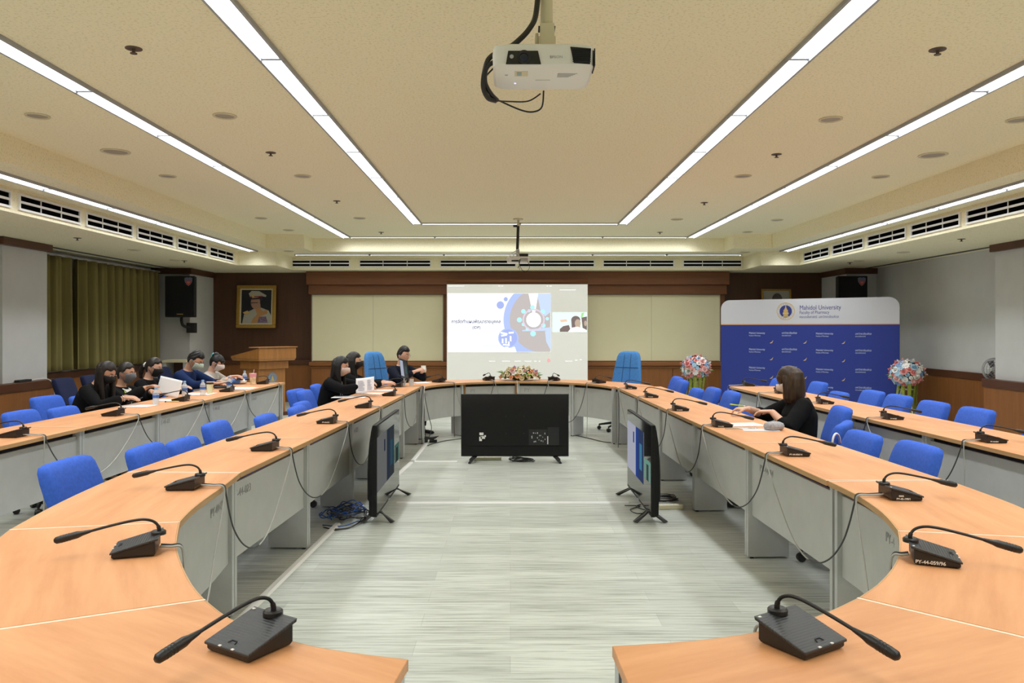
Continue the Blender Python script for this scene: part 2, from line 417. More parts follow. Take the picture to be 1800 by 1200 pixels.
# back wall joinery: wainscot, rail, projecting centre with header boards
w = MB(); w.b2(AX-6.2, AX+6.2, 16.13, YB, 0.0, 0.78); struct('baseboard_back', w, M['base_wood'])
w = MB(); w.b2(AX-6.2, AX+6.2, 16.08, YB, 0.78, 0.86); struct('trim_13', w, M['trim_wood'], bevel=0.006)
w = MB(); w.b2(AX-4.20, AX+4.20, 15.92, 16.13, 0.0, ZC3-0.02); struct('wall_center', w, M['header_wood'])
w = MB(); w.b2(AX-4.25, AX+4.25, 15.74, 15.92, 2.39, ZC3-0.005); struct('trim_14', w, M['header_wood'], bevel=0.006)
w = MB(); w.b2(AX-4.22, AX+4.22, 15.82, 15.92, 2.20, 2.39); struct('trim_15', w, M['header_wood'], bevel=0.006)
w = MB(); w.b2(AX-4.22, AX+4.22, 15.83, 15.92, 0.755, 0.835); w.b2(AX-4.20, AX+4.20, 15.87, 15.92, 0.70, 0.755); struct('trim_16', w, M['mid_wood'], bevel=0.01)
w = MB()
for i in range(8):
    x0 = AX-4.18+i*1.046; w.b2(x0, x0+1.038, 15.885, 15.92, 0.06, 0.70)
struct('trim_17', w, M['base_wood'], bevel=0.004)

# ---------------------------------------------------------------- ceiling light panels
LUM, SPREAD = 13.6, 138
ORD = ['nearest', 'second nearest', 'third nearest', 'fourth nearest', 'fifth nearest', 'sixth nearest', 'seventh nearest', 'eighth nearest']
def light_panel(x0, x1, y0, y1, z, label, group, m='light'):
    t = thing('ceiling_light', label, 'ceiling light', ((x0+x1)/2, (y0+y1)/2, z), 0, group)
    a, b = (x1-x0)/2, (y1-y0)/2
    fr = MB(); k = 0.016
    fr.b2(-a-k, -a, -b-0.004, b+0.004, -0.026, 0.0); fr.b2(a, a+k, -b-0.004, b+0.004, -0.026, 0.0)
    fr.b2(-a, a, -b-0.004, -b+0.012, -0.014, 0.0); fr.b2(-a, a, b-0.012, b+0.004, -0.014, 0.0)
    obj('frame', fr, M['light_frame'], t)
    d = MB(); d.b2(-a, a, -b+0.006, b-0.006, -0.006, -0.001)
    obj('diffuser', d, M[m], t)
    # the tubes behind the louvre: an area lamp with the louvre's cut-off angle
    L = bpy.data.lights.new('tube_lamp', 'AREA'); L.shape = 'RECTANGLE'; L.size = (x1-x0); L.size_y = (y1-y0)-0.04
    L.energy = (LUM if m == 'light' else LUM*0.40)*PI*(x1-x0)*(y1-y0); L.color = (0.95, 0.98, 1.0); L.spread = math.radians(SPREAD)
    o = bpy.data.objects.new('tube_lamp', L); COL.objects.link(o); o.location = ((x0+x1)/2, (y0+y1)/2, z-0.008)
    return t
hw = 0.062
GI, GO, GS = 'inner ceiling light strip panels', 'outer ceiling light strip panels', 'side soffit light strip panels'
for s, sd in ((-1, 'left'), (1, 'right')):
    for k in range(7):
        y = 3.52+1.25*k
        light_panel(AX+s*1.60-hw, AX+s*1.60+hw, y, y+1.25, ZC1, 'white light panel in the %s inner ceiling strip, %s to the camera' % (sd, ORD[k]), GI)
    for k in range(8):
        y = 4.17+1.244*k
        light_panel(AX+s*3.08-hw, AX+s*3.08+hw, y, y+1.244, ZC1, 'white light panel in the %s outer ceiling strip, %s to the camera' % (sd, ORD[k]), GO)
    for k in range(6):
        y = 6.62+1.25*k
        light_panel(AX+s*4.77-hw, AX+s*4.77+hw, y, y+1.25, ZC2, 'white light panel along the %s lower soffit above the vents, %s to the camera' % (sd, ORD[k]), GS)
P4 = ['leftmost', 'second from left', 'third from left', 'rightmost']
P6 = ['leftmost', 'second from left', 'third from left', 'third from right', 'second from right', 'rightmost']
for k in range(2):
    x = AX-1.52+1.52*k
    light_panel(x, x+1.52, 12.21, 12.33, ZC1, 'light panel crossing between the inner strips beyond the far projector pole, %s half' % ('left', 'right')[k], 'cross light panels', 'light_cross')
for k in range(4):
    x = AX-3.0+1.5*k
    light_panel(x, x+1.5, 14.02, 14.14, ZC1, 'light panel crossing between the outer strips at the first ceiling step, %s' % P4[k], 'cross light panels', 'light_cross')
for k in range(6):
    x = AX-4.2+1.4*k
    light_panel(x, x+1.4, 14.78, 14.90, ZC2, 'light panel crossing above the far row of vents, %s' % P6[k], 'cross light panels', 'light_cross')
# the same strips run on behind the camera: plain lamps there
for s in (-1, 1):
    for x, z in ((1.60, ZC1), (3.08, ZC1), (4.77, ZC2)):
        y0, y1 = -2.8, {1.60: 3.5, 3.08: 4.1, 4.77: 6.6}[x]
        L = bpy.data.lights.new('strip_lamp', 'AREA'); L.shape = 'RECTANGLE'; L.size = 0.124; L.size_y = y1-y0
        L.energy = LUM*PI*0.124*(y1-y0); L.color = (0.95, 0.98, 1.0); L.spread = math.radians(SPREAD)
        o = bpy.data.objects.new('strip_lamp', L); COL.objects.link(o); o.location = (AX+s*x, (y0+y1)/2, z-0.02)

# ---------------------------------------------------------------- air vents
M['vent_dark'] = mat('vent_opening', (0.003, 0.003, 0.003), 0.9, spec=0.0)
def vent(p, wid, hgt, rz, label, group, ndiv=2):
    t = thing('air_vent', label, 'air vent', p, rz, group)
    k = 0.022
    fr = MB()
    fr.b2(-wid/2, wid/2, -0.02, 0, hgt/2-k, hgt/2); fr.b2(-wid/2, wid/2, -0.02, 0, -hgt/2, -hgt/2+k)
    fr.b2(-wid/2, -wid/2+k, -0.02, 0, -hgt/2+k, hgt/2-k); fr.b2(wid/2-k, wid/2, -0.02, 0, -hgt/2+k, hgt/2-k)
    obj('frame', fr, M['white'], t)
    b = MB(); b.b2(-wid/2+k, wid/2-k, -0.004, -0.001, -hgt/2+k, hgt/2-k); obj('backing', b, M['vent_dark'], t)
    s = MB(); s.b2(-wid/2+k, wid/2-k, -0.016, -0.006, -0.011, 0.013); obj('slat', s, M['white'], t)
    for i in range(1, ndiv+1):
        d = MB(); x = -wid/2+wid*i/(ndiv+1); d.b2(x-0.005, x+0.005, -0.014, -0.005, -hgt/2+k, hgt/2-k); obj('divider', d, M['white'], t)
for s, sd in ((-1, 'left'), (1, 'right')):
    for k in range(6):
        y = 6.66+1.255*k+0.565
        vent((AX+s*HW2-s*0.0, y, 2.785), 1.13, 0.17, (PI/2 if s < 0 else -PI/2), 'white slotted air vent on the %s ceiling step, %s to the camera' % (sd, ORD[k]), 'side air vents')
P5 = ['leftmost', 'second from left', 'middle left, beside the far projector', 'middle right, beside the far projector', 'second from right', 'rightmost']
for k, (x0, x1) in enumerate([(-4.32, -3.14), (-2.97, -1.55), (-1.385, 0.12), (0.16, 1.66), (1.81, 3.22), (3.38, 4.55)]):
    vent(((x0+x1)/2, T2B, 2.785), x1-x0, 0.15, 0, 'white slotted air vent on the far ceiling step, %s' % P5[k], 'far air vents')

# ---------------------------------------------------------------- sprinklers and round fittings
spm = MB(); spm.lathe([(0.042, 0.0), (0.042, -0.006), (0.015, -0.012)], 14)
spr0 = None
def sprinkler(p, label):
    global spr0
    if spr0 is None:
        t = thing('ceiling_sprinkler', label, 'sprinkler', p, 0, 'ceiling sprinklers')
        a = MB(); a.lathe([(0.001, 0), (0.048, 0.0), (0.048, -0.004), (0.018, -0.008), (0.001, -0.008)], 16); obj('plate', a, M['rust'], t, True, auto=40)
        b = MB(); b.lathe([(0.010, -0.008), (0.009, -0.024), (0.006, -0.028)], 10); obj('nozzle', b, M['rust'], t, True, auto=40)
        d = MB(); d.lathe([(0.001, -0.028), (0.020, -0.028), (0.020, -0.032), (0.001, -0.032)], 12); obj('deflector', d, M['rust'], t, True, auto=40)
        spr0 = t
    else: dup(spr0, p, 0, label)
M['rust'] = mat('dark_bronze', (0.10, 0.065, 0.045), 0.5)
def ceil_pt(x, y, z): return onz(x, y, z)
for x, y, z, lab in [
    (235, 85, ZC1, 'bronze ceiling sprinkler between the left strips, nearest the camera on that side'),
    (476, 268, ZC1, 'bronze ceiling sprinkler between the left strips, second from the camera'),
    (592, 353, ZC1, 'bronze ceiling sprinkler between the left strips, third from the camera'),
    (670, 408, ZC1, 'bronze ceiling sprinkler between the left strips, farthest, near the first step'),
    (1648, 87, ZC1, 'bronze ceiling sprinkler between the right strips, nearest the camera on that side'),
    (1365, 271, ZC1, 'bronze ceiling sprinkler between the right strips, second from the camera'),
    (1238, 356, ZC1, 'bronze ceiling sprinkler between the right strips, third from the camera'),
    (1160, 408, ZC1, 'bronze ceiling sprinkler between the right strips, farthest, near the first step'),
    (136, 418, ZC3, 'bronze sprinkler on the low ceiling in front of the left pier'),
    (324, 458, ZC3, 'bronze sprinkler on the low ceiling before the left loudspeaker'),
    (1690, 420, ZC3, 'bronze sprinkler on the low ceiling before the right pier'),
    (1494, 461, ZC3, 'bronze sprinkler on the low ceiling over the blue banner')]:
    sprinkler(ceil_pt(x, y, z), lab)
M['downlight'] = mat('unlit_lamp_grey', (0.36, 0.33, 0.27), 0.6)
dl0 = {}
def downlight(p, r, label):
    key = r
    if key not in dl0:
        t = thing('recessed_downlight' if r < 0.1 else 'ceiling_speaker', label, 'downlight' if r < 0.1 else 'ceiling speaker', p, 0, 'unlit round downlights' if r < 0.1 else 'round ceiling speaker grilles')
        a = MB(); a.ringlathe([(r*0.80, -0.001), (r, -0.001), (r, -0.008), (r*0.93, -0.012), (r*0.80, -0.006)], 24)
        obj('ring', a, M['beige'], t, True, auto=40)
        b = MB(); b.lathe([(0.001, -0.0015), (r*0.81, -0.0015), (r*0.81, -0.004), (0.001, -0.006)], 24); obj('lamp' if r < 0.1 else 'grille', b, M['downlight'], t, True, auto=40)
        dl0[key] = t
    else: dup(dl0[key], p, 0, label)
for x, y, z, r, lab in [
    (66, 203, ZC1, .09, 'unlit round downlight outside the left outer strip, nearest the camera'),
    (203, 266, ZC1, .13, 'wide round speaker grille outside the left outer ceiling strip'),
    (295, 309, ZC1, .09, 'unlit round downlight outside the left outer strip, just beyond the wide grille'),
    (459, 383, ZC1, .09, 'unlit round downlight outside the left outer strip, third from the camera'),
    (507, 404, ZC1, .09, 'unlit round downlight outside the left outer strip, farthest, by the corner block'),
    (395, 203, ZC1, .09, 'unlit round downlight between the left strips, nearest the camera'),
    (532, 309, ZC1, .09, 'unlit round downlight between the left strips, middle one'),
    (632, 383, ZC1, .09, 'unlit round downlight between the left strips, farthest one'),
    (1460, 209, ZC1, .09, 'unlit round downlight between the right strips, nearest the camera'),
    (1306, 309, ZC1, .09, 'unlit round downlight between the right strips, middle one'),
    (1190, 385, ZC1, .09, 'unlit round downlight between the right strips, farthest one'),
    (1790, 210, ZC1, .09, 'unlit round downlight outside the right outer strip, nearest the camera'),
    (1640, 272, ZC1, .13, 'wide round speaker grille outside the right outer ceiling strip'),
    (1548, 310, ZC1, .09, 'unlit round downlight outside the right outer strip, just beyond the wide grille'),
    (1366, 386, ZC1, .09, 'unlit round downlight outside the right outer strip, third from the camera'),
    (1314, 407, ZC1, .09, 'unlit round downlight outside the right outer strip, farthest, by the corner block'),
    (508, 441, ZC2, .09, 'unlit round downlight on the middle tier at the far left corner'),
    (1310, 443, ZC2, .09, 'unlit round downlight on the middle tier at the far right corner'),
    (236, 439, ZC3, .09, 'unlit round downlight on the low left ceiling above the curtain'),
    (308, 457, ZC3, .09, 'unlit round downlight on the low left ceiling beside the loudspeaker sprinkler'),
    (1588, 443, ZC3, .09, 'unlit round downlight on the low right ceiling by the white wall'),
    (1510, 458, ZC3, .09, 'unlit round downlight on the low right ceiling over the right loudspeaker')]:
    downlight(ceil_pt(x, y, z), r, lab)

# ---------------------------------------------------------------- curtains
def curtain(y0, y1, label, seed):
    rnd = random.Random(seed)
    n = int((y1-y0)/0.0125); ph = [rnd.uniform(0.8, 1.25) for _ in range(400)]
    def off(y, v):
        w_ = math.sin((y*2*PI/0.25)+1.5*math.sin(y*2.3+seed)); return 0.105*math.copysign(abs(w_)**0.6, w_)*(0.70+0.30*v)*(0.78+0.22*math.sin(y*3.7+seed)) + 0.014*math.sin(y*2*PI/0.083+seed+v)
    def fn(u, v):
        y = y0+(y1-y0)*u; z = 2.57-1.69*v
        return (off(y, v), y-(y0+y1)/2, z-2.57)
    t = thing('curtain', label, 'curtain', (-6.675, (y0+y1)/2, 2.57), 0, 'olive curtains on the left wall')
    m = MB(); m.grid(fn, n, 14); obj('cloth', m, M['curtain'], t, True, solid=0.004)
    h = MB(); h.b2(-0.02, 0.02, -(y1-y0)/2, (y1-y0)/2, 0.0, 0.03); obj('heading_rail', h, M['grey_plastic'], t)
    return t
curtain(10.86, 12.0, 'narrow olive green pleated curtain beside the left grey pier', 1)
curtain(12.00, 14.92, 'wide olive green pleated curtain reaching the left loudspeaker corner', 5)

# ---------------------------------------------------------------- whiteboards and screen
def whiteboard(x0, x1, seams, label):
    t = thing('whiteboard', label, 'whiteboard', ((x0+x1)/2, 15.92, 1.52), 0, 'cream whiteboards on the back wall')
    a, h = (x1-x0)/2, 0.675
    b = MB(); b.b2(-a, a, -0.02, 0, -h, h); obj('board', b, M['board'], t)
    fr = MB()
    for q in ((-a, a, h-0.02, h), (-a, a, -h, -h+0.02)): fr.b2(q[0], q[1], -0.03, -0.005, q[2], q[3])
    for q in (-a, a-0.02): fr.b2(q, q+0.02, -0.03, -0.005, -h+0.02, h-0.02)
    obj('frame', fr, M['board_frame'], t)
    for s in seams:
        k = MB(); x = s-(x0+x1)/2; k.b2(x-0.006, x+0.006, -0.024, -0.018, -h+0.02, h-0.02); obj('seam', k, M['board_frame'], t)
    tr = MB(); tr.b2(-a*0.98, a*0.98, -0.075, -0.03, -h-0.004, -h+0.012); obj('pen_tray', tr, M['mid_wood'], t)
    return t
whiteboard(-4.02, -1.36, [-2.78], 'cream whiteboard on the back wall left of the projection screen')
wb = whiteboard(1.50, 4.25, [2.86], 'cream whiteboard on the back wall right of the projection screen')
er = thing('board_eraser', 'small tan board eraser lying on the tray behind the left blue executive chair', 'eraser', (-2.70, 15.868, 0.8572)); q = MB(); q.b2(-0.08, 0.08, -0.018, 0.018, 0.001, 0.05); obj('body', q, M['cream'], er, bevel=0.008); q = MB(); q.b2(-0.08, 0.08, -0.02, 0.02, 0.05, 0.062); obj('felt_pad', q, M['grey_plastic'], er)
# ================================================================ projection screen and banner
SY = 15.55
def sx(x): return (x-CX)*SY/F
def sz(y): return CAMH-(y-CY)*SY/F
t = thing('projection_screen', 'pulled-down white projection screen with a slide and a video tile, centre of the back wall', 'projection screen', (sx(909), SY, 2.42))
def SP(x, y, d=0.0): return (sx(x)-sx(909), -d, sz(y)-2.42)
q = MB(); a = SP(785.5, 499.5); b = SP(1033, 690); q.b2(a[0], b[0], 0, 0.003, b[2], a[2]); obj('fabric', q, M['screen_fabric_glow'], t)
q = MB(); q.tube([(a[0], 0.03, 0.03), (b[0], 0.03, 0.03)], 0.035, 10); obj('roller_case', q, M['header_wood'], t, True)
q = MB(); q.tube([(a[0], 0.0, b[2]), (b[0], 0.0, b[2])], 0.012, 8); obj('bottom_bar', q, M['white'], t, True)
E = {}
for k, col, s in [('page', (0.95, 0.97, 1.0), 0.95), ('arc', (0.42, 0.52, 0.90), 0.85), ('dot', (0.40, 0.48, 0.85), 0.78), ('photo', (0.50, 0.46, 0.44), 0.85), ('sky', (0.62, 0.74, 0.95), 0.75), ('cyan', (0.45, 0.85, 0.98), 0.85), ('glow', (0.90, 0.92, 1.0), 1.0), ('pinkglow', (0.85, 0.72, 0.85), 0.7), ('ink', (0.20, 0.21, 0.36), 0.42), ('tile', (0.75, 0.97, 0.82), 0.85), ('tile_dark', (0.22, 0.17, 0.16), 0.75), ('tile_skin', (0.72, 0.55, 0.42), 0.6), ('green', (0.45, 0.85, 0.35), 0.7), ('red', (0.95, 0.45, 0.45), 0.75), ('white_ui', (0.95, 0.95, 0.95), 0.9), ('orange', (0.9, 0.62, 0.45), 0.75)]:
    E[k] = emat('projected_'+k, col, s)
def rect(x0, y0, x1, y1, d):
    m = MB(); p = SP(x0, y1, d); r = SP(x1, y0, d); return m.add([(p[0], p[1], p[2]), (r[0], p[1], p[2]), (r[0], p[1], r[2]), (p[0], p[1], r[2])], [(0, 1, 2, 3)])
def disc(m, x, y, rx, ry, d, n=24):
    return m.add([SP(x+rx*math.cos(2*PI*k/n), y+ry*math.sin(2*PI*k/n), d) for k in range(n)], [tuple(range(n))])
def poly(m, pts, d): return m.add([SP(x, y, d) for x, y in pts], [tuple(range(len(pts)))])
sl = obj('slide_page', rect(787.3, 515.5, 968, 618.5, 0.003), E['page'], t)
# round photo on the right of the slide, clipped to the page
def clip(x, y): return (min(max(x, 787.3), 967.5), min(max(y, 515.8), 618.2))
def arcpts(r0, n=40): return [clip(953+r0*math.cos(PI/2+PI*k/n), 565+r0*1.0*math.sin(-PI/2-PI*k/n)*-1) for k in range(n+1)]
def bigdisc(r):
    pts = []
    for k in range(61):
        a = PI/2+PI*k/60; pts.append(clip(953+r*math.cos(a), 562-r*math.sin(a)))
    x0 = pts[0]; pts = [p for p in pts] + [(967.5, 618.2), (967.5, 515.8)]
    out = []
    for p in pts:
        if not out or (abs(out[-1][0]-p[0])+abs(out[-1][1]-p[1])) > 0.05: out.append(p)
    return out
obj('slide_arc', poly(MB(), bigdisc(68), 0.005), E['arc'], sl)
obj('slide_photo', poly(MB(), bigdisc(57), 0.007), E['photo'], sl)
m = MB(); poly(m, [(944, 516), (968, 516), (968, 548), (958, 556), (950, 545)], 0.009); poly(m, [(918, 580), (968, 575), (968, 581), (918, 582)], 0.009); poly(m, [(958, 582), (968, 580), (968, 616), (960, 600)], 0.009); obj('slide_photo_suit', m, E['sky'], sl)
m = MB(); poly(m, [(929, 516), (946, 516), (941, 548), (936, 550)], 0.010); disc(m, 938, 562, 13, 13, 0.010); obj('slide_photo_glow', m, E['glow'], sl)
for x, y, r in [(920, 547, 4), (913, 562, 4.5), (920, 570, 3), (936, 540, 4), (954, 548, 4.5), (955, 572, 4), (937, 586, 5), (962, 560, 3), (927, 578, 3), (930, 546, 2.6)]: m = MB(); disc(m, x, y, r, r, 0.011, 14); obj('slide_photo_icon', m, E['cyan'], sl)
m = MB()
for k in range(36):
    a0, a1 = 2*PI*k/36, 2*PI*(k+1)/36
    m.add([SP(938+r*math.cos(a), 562+r*math.sin(a), 0.012) for a, r in ((a0, 17), (a1, 17), (a1, 19.5), (a0, 19.5))], [(0, 1, 2, 3)])
obj('slide_photo_ring', m, E['pinkglow'], sl)
m = MB(); disc(m, 879.5, 536, 6.6, 6.8, 0.005); disc(m, 889, 525.8, 3.7, 3.8, 0.005); obj('slide_dots', m, E['dot'], sl)
m = MB(); disc(m, 893.5, 594, 18, 17.6, 0.013); poly(m, [(903, 604), (909, 600), (930, 618), (908, 618.2)], 0.0128); obj('slide_magnifier', m, E['arc'], sl)
m = MB(); disc(m, 893.5, 594, 15.6, 15.2, 0.015); obj('slide_magnifier_lens', m, E['dot'], sl)
m = MB()
for k, (x, y, w_, h_, s_) in enumerate([(880, 583, 12, 3, .2), (881, 588.5, 10, 3, -.2), (882, 595, 3, 8, 0), (888, 594, 3, 9, .1), (894, 583.5, 9, 3, -.1), (896, 590, 3, 9, .25), (884, 604, 12, 2.6, .1), (893, 600, 2.6, 7, -.1), (888, 609, 6, 2.2, 0)]):
    poly(m, [(x, y), (x+w_, y+s_*w_), (x+w_, y+h_+s_*w_), (x, y+h_)], 0.017)
obj('slide_emblem_strokes', m, E['glow'], sl)
T0 = Matrix.Translation(SP(837, 567.5, 0.006)) @ Matrix.Rotation(PI/2, 4, 'X')
text('lettering', 'การจัดทำแผนพัฒนารายบุคคล', 0.085, E['ink'], sl, T0, 'CENTER', 0.0003, 0.0020, fit=86*SY/F)
T0 = Matrix.Translation(SP(837.5, 577.5, 0.006)) @ Matrix.Rotation(PI/2, 4, 'X')
text('lettering', '(IDP)', 0.072, E['ink'], sl, T0, 'CENTER', 0.0003, 0.0016, fit=14.2*SY/F)
obj('slide_footer_line', rect(850, 607.2, 876, 608, 0.006), E['sky'], sl)
vt = obj('video_tile', rect(971, 548.5, 1031.8, 583.5, 0.003), E['tile'], t)
m = MB(); poly(m, [(984, 578), (990, 573), (1000, 571), (1004, 583), (984, 583)], 0.005); disc(m, 1012, 562, 8.0, 7.0, 0.005, 18); poly(m, [(1004, 562), (1012, 556), (1016, 575), (1005, 576)], 0.005); poly(m, [(1022, 558), (1031.6, 556), (1031.6, 580), (1024, 576)], 0.005); obj('video_tile_hair', m, E['tile_dark'], vt)
m = MB(); disc(m, 1015.5, 568, 5.2, 7.2, 0.007, 18); poly(m, [(1012, 570), (1019, 570), (1021, 578), (1010, 578)], 0.007); disc(m, 1029, 568, 2.4, 5, 0.007, 12); obj('video_tile_faces', m, E['tile_skin'], vt)
m = MB(); poly(m, [(998, 583.4), (1004, 576), (1015, 574), (1026, 577), (1031, 583.4)], 0.009); obj('video_tile_shirt', m, E['white_ui'], vt)
m = MB(); poly(m, [(1022, 550), (1027, 549), (1024, 558), (1021, 558)], 0.006); obj('video_tile_leaf', m, E['green'], vt)
m = MB(); poly(m, [(984, 562), (996, 561), (997, 565), (986, 566)], 0.006); obj('video_tile_sign', m, E['orange'], vt)
m = MB()
for x0, x1, y in [(788, 816, 502.6), (876, 880, 502.6), (882, 884.5, 502.6), (961, 963.5, 502.6), (966, 969, 502.6), (984, 1012, 509.4), (860, 870, 634.6), (883, 896, 634.6), (905, 915, 634.6), (922, 934, 634.6), (939, 942, 634.6), (947, 949, 634.6), (994, 1005, 634.6), (1011, 1014, 633), (1019, 1023, 632)]:
    k = x0
    while k < x1:
        poly(m, [(k, y-0.5), (k+0.9, y-0.7), (k+0.9, y+0.6), (k, y+0.6)], 0.004); k += 1.35
obj('toolbar_marks', m, E['white_ui'], t)
m = MB(); disc(m, 964.5, 633, 2.8, 3.4, 0.004, 16); obj('record_button', m, E['red'], t)

# ---------------------------------------------------------------- blue university banner
BL, BR = Vector((3.85, 14.30, 0)), Vector((6.28, 12.65, 0))
bd = (BR-BL).normalized(); bn = Vector((bd.y, -bd.x, 0)); BW = (BR-BL).length; BH = 2.02
t = thing('banner_stand', 'tall blue and white university backdrop banner with rounded top behind the right tables', 'banner', BL, math.atan2(bd.y, bd.x))
r = 0.16
def outline(x0, x1, z0, z1, rr):
    pts = [(x0, z0), (x1, z0)]
    for k in range(9): a = k*PI/16; pts.append((x1-rr+rr*math.cos(a), z1-rr+rr*math.sin(a)))
    for k in range(9): a = PI/2+k*PI/16; pts.append((x0+rr+rr*math.cos(a), z1-rr+rr*math.sin(a)))
    return pts
RX = Matrix.Rotation(PI/2, 4, 'X')
zl = 1.575
q = MB(); q.prism([(0, 0.04), (BW, 0.04), (BW, zl), (0, zl)], 0.0, 0.03, RX); obj('blue_field', q, M['banner_blue'], t)
q = MB(); q.prism(outline(0, BW, zl+0.018, BH, r), 0.0, 0.03, RX); obj('white_header', q, M['banner_white'], t)
q = MB(); q.b2(0, BW, -0.0302, 0.0, zl, zl+0.018); obj('orange_line', q, M['orange_line'], t)
q = MB(); q.b2(0.2, 0.26, -0.03, 0.35, 0.0, 0.04); obj('foot', q, M['grey_plastic'], t); q = MB(); q.b2(BW-0.26, BW-0.2, -0.03, 0.35, 0.0, 0.04); obj('foot', q, M['grey_plastic'], t)
def bp(x, y, d=0.032):
    """where the eye ray through a pixel meets the banner, in banner coordinates"""
    u = Vector(((x-CX)/F, 1.0, -(y-CY)/F)); k = (BL-Vector((0, 0, CAMH))).dot(bn)/u.dot(bn)
    p = Vector((0, 0, CAMH))+u*k
    return Vector(((p-BL).dot(bd), -d, p.z))
def BT(x, y, d=0.031): return Matrix.Translation(bp(x, y, d)) @ RX
c0 = bp(1382, 547); rad = (bp(1398, 547)-c0).x
em = MB(); em.ringlathe([(rad, 0), (rad, 0.001), (rad*0.93, 0.001), (rad*0.93, 0)], 40, Matrix.Translation(c0) @ RX)
e0 = obj('emblem_ring', em, M['gold_flat'], t)
em = MB(); em.lathe([(0.001, 0), (rad*0.68, 0), (rad*0.68, 0.0012), (0.001, 0.0012)], 40, Matrix.Translation(c0) @ RX); e1 = obj('emblem_disc', em, M['navy'], e0)
em = MB()
for a, b_, z0, z1 in [(.30, .30, -.62, -.5), (.24, .24, -.48, -.36), (.34, .30, -.34, -.12), (.24, .24, -.10, .02), (.28, .20, .04, .18), (.15, .12, .2, .34), (.08, .02, .36, .66)]:
    em.prism([(-a*rad, z0*rad), (a*rad, z0*rad), (b_*rad, z1*rad), (-b_*rad, z1*rad)], 0.0013, 0.002, Matrix.Translation(c0) @ RX)
obj('emblem_stupa', em, M['gold_flat'], e0)
em = MB()
for k in range(20):
    a = 2*PI*k/20
    if k in (0, 10): continue
    em.box((c0.x+rad*0.80*math.cos(a), c0.y-0.001, c0.z+rad*0.80*math.sin(a)), (rad*0.07, 0.001, rad*0.13), rot=Matrix.Rotation(-(a-PI/2), 4, 'Y'))
obj('emblem_letters', em, M['gold_flat'], e0)
def wd(x0, x1): return (bp(x1, 560)-bp(x0, 560)).x
def th(px, x): 
    """height in metres of px pixels at image column x on the banner"""
    p = bp(x, 560); q_ = bp(x, 560+px); return p.z-q_.z
text('lettering', 'Mahidol University', th(11.5, 1440), M['navy'], t, BT(1406, 544.5), 'LEFT', 0.0004, 0, fit=wd(1406, 1478.5))
text('lettering', 'Faculty of Pharmacy', th(8.4, 1430), M['navy'], t, BT(1406, 551.8), 'LEFT', 0.0004, fit=wd(1406, 1458))
text('lettering', 'คณะเภสัชศาสตร์  มหาวิทยาลัยมหิดล', th(6.2, 1440), M['navy'], t, BT(1406, 559), 'LEFT', 0.0004, fit=wd(1406, 1474.5))
for yi, ys in enumerate([(586.5, 586.5, 587.5, 588), (615, 615, 616.5, 617), (647, 646, 650, 650.5), (679, 679, 681, 682)]):
    for xi, x in enumerate((1317.5, 1375, 1435, 1504)):
        en = xi in (0, 2)
        text('lettering', 'Mahidol University' if en else 'มหาวิทยาลัยมหิดล', th(4.6 if en else 4.8, x), M['banner_text'], t, BT(x, ys[xi]), 'LEFT', 0.0004, 0, fit=wd(x, x+(27.8, 26.2, 30, 28)[xi]))
        text('lettering', 'Faculty of Pharmacy' if en else 'คณะเภสัชศาสตร์', th(3.2, x), M['banner_text'], t, BT(x, ys[xi]+4), 'LEFT', 0.0004, fit=wd(x, x+(20, 16, 22, 18)[xi]))
for y0 in (0, 1, 2, 3):
    for x, ys in ((1357, (601, 630.5, 663, 694)), (1416, (601.5, 631.5, 664, 695)), (1483.5, (602, 634, 667, 699))):
        y = ys[y0]; m = MB()
        pts = [(-3.4, 1.8), (-1.5, 2.2), (1.2, 1.4), (3.2, -3.2), (2.2, -2.2), (0.4, -0.2), (-1.6, 1.0)]
        P = [bp(x+a, y+b_, 0.0312) for a, b_ in pts]; n_ = len(P)
        m.add([*P, *[p+Vector((0, 0.0008, 0)) for p in P]], [tuple(range(n_)), tuple(range(2*n_-1, n_-1, -1))]+[(i, (i+1) % n_, n_+(i+1) % n_, n_+i) for i in range(n_)])
        obj('bird_mark', m, M['gold_flat'], t)
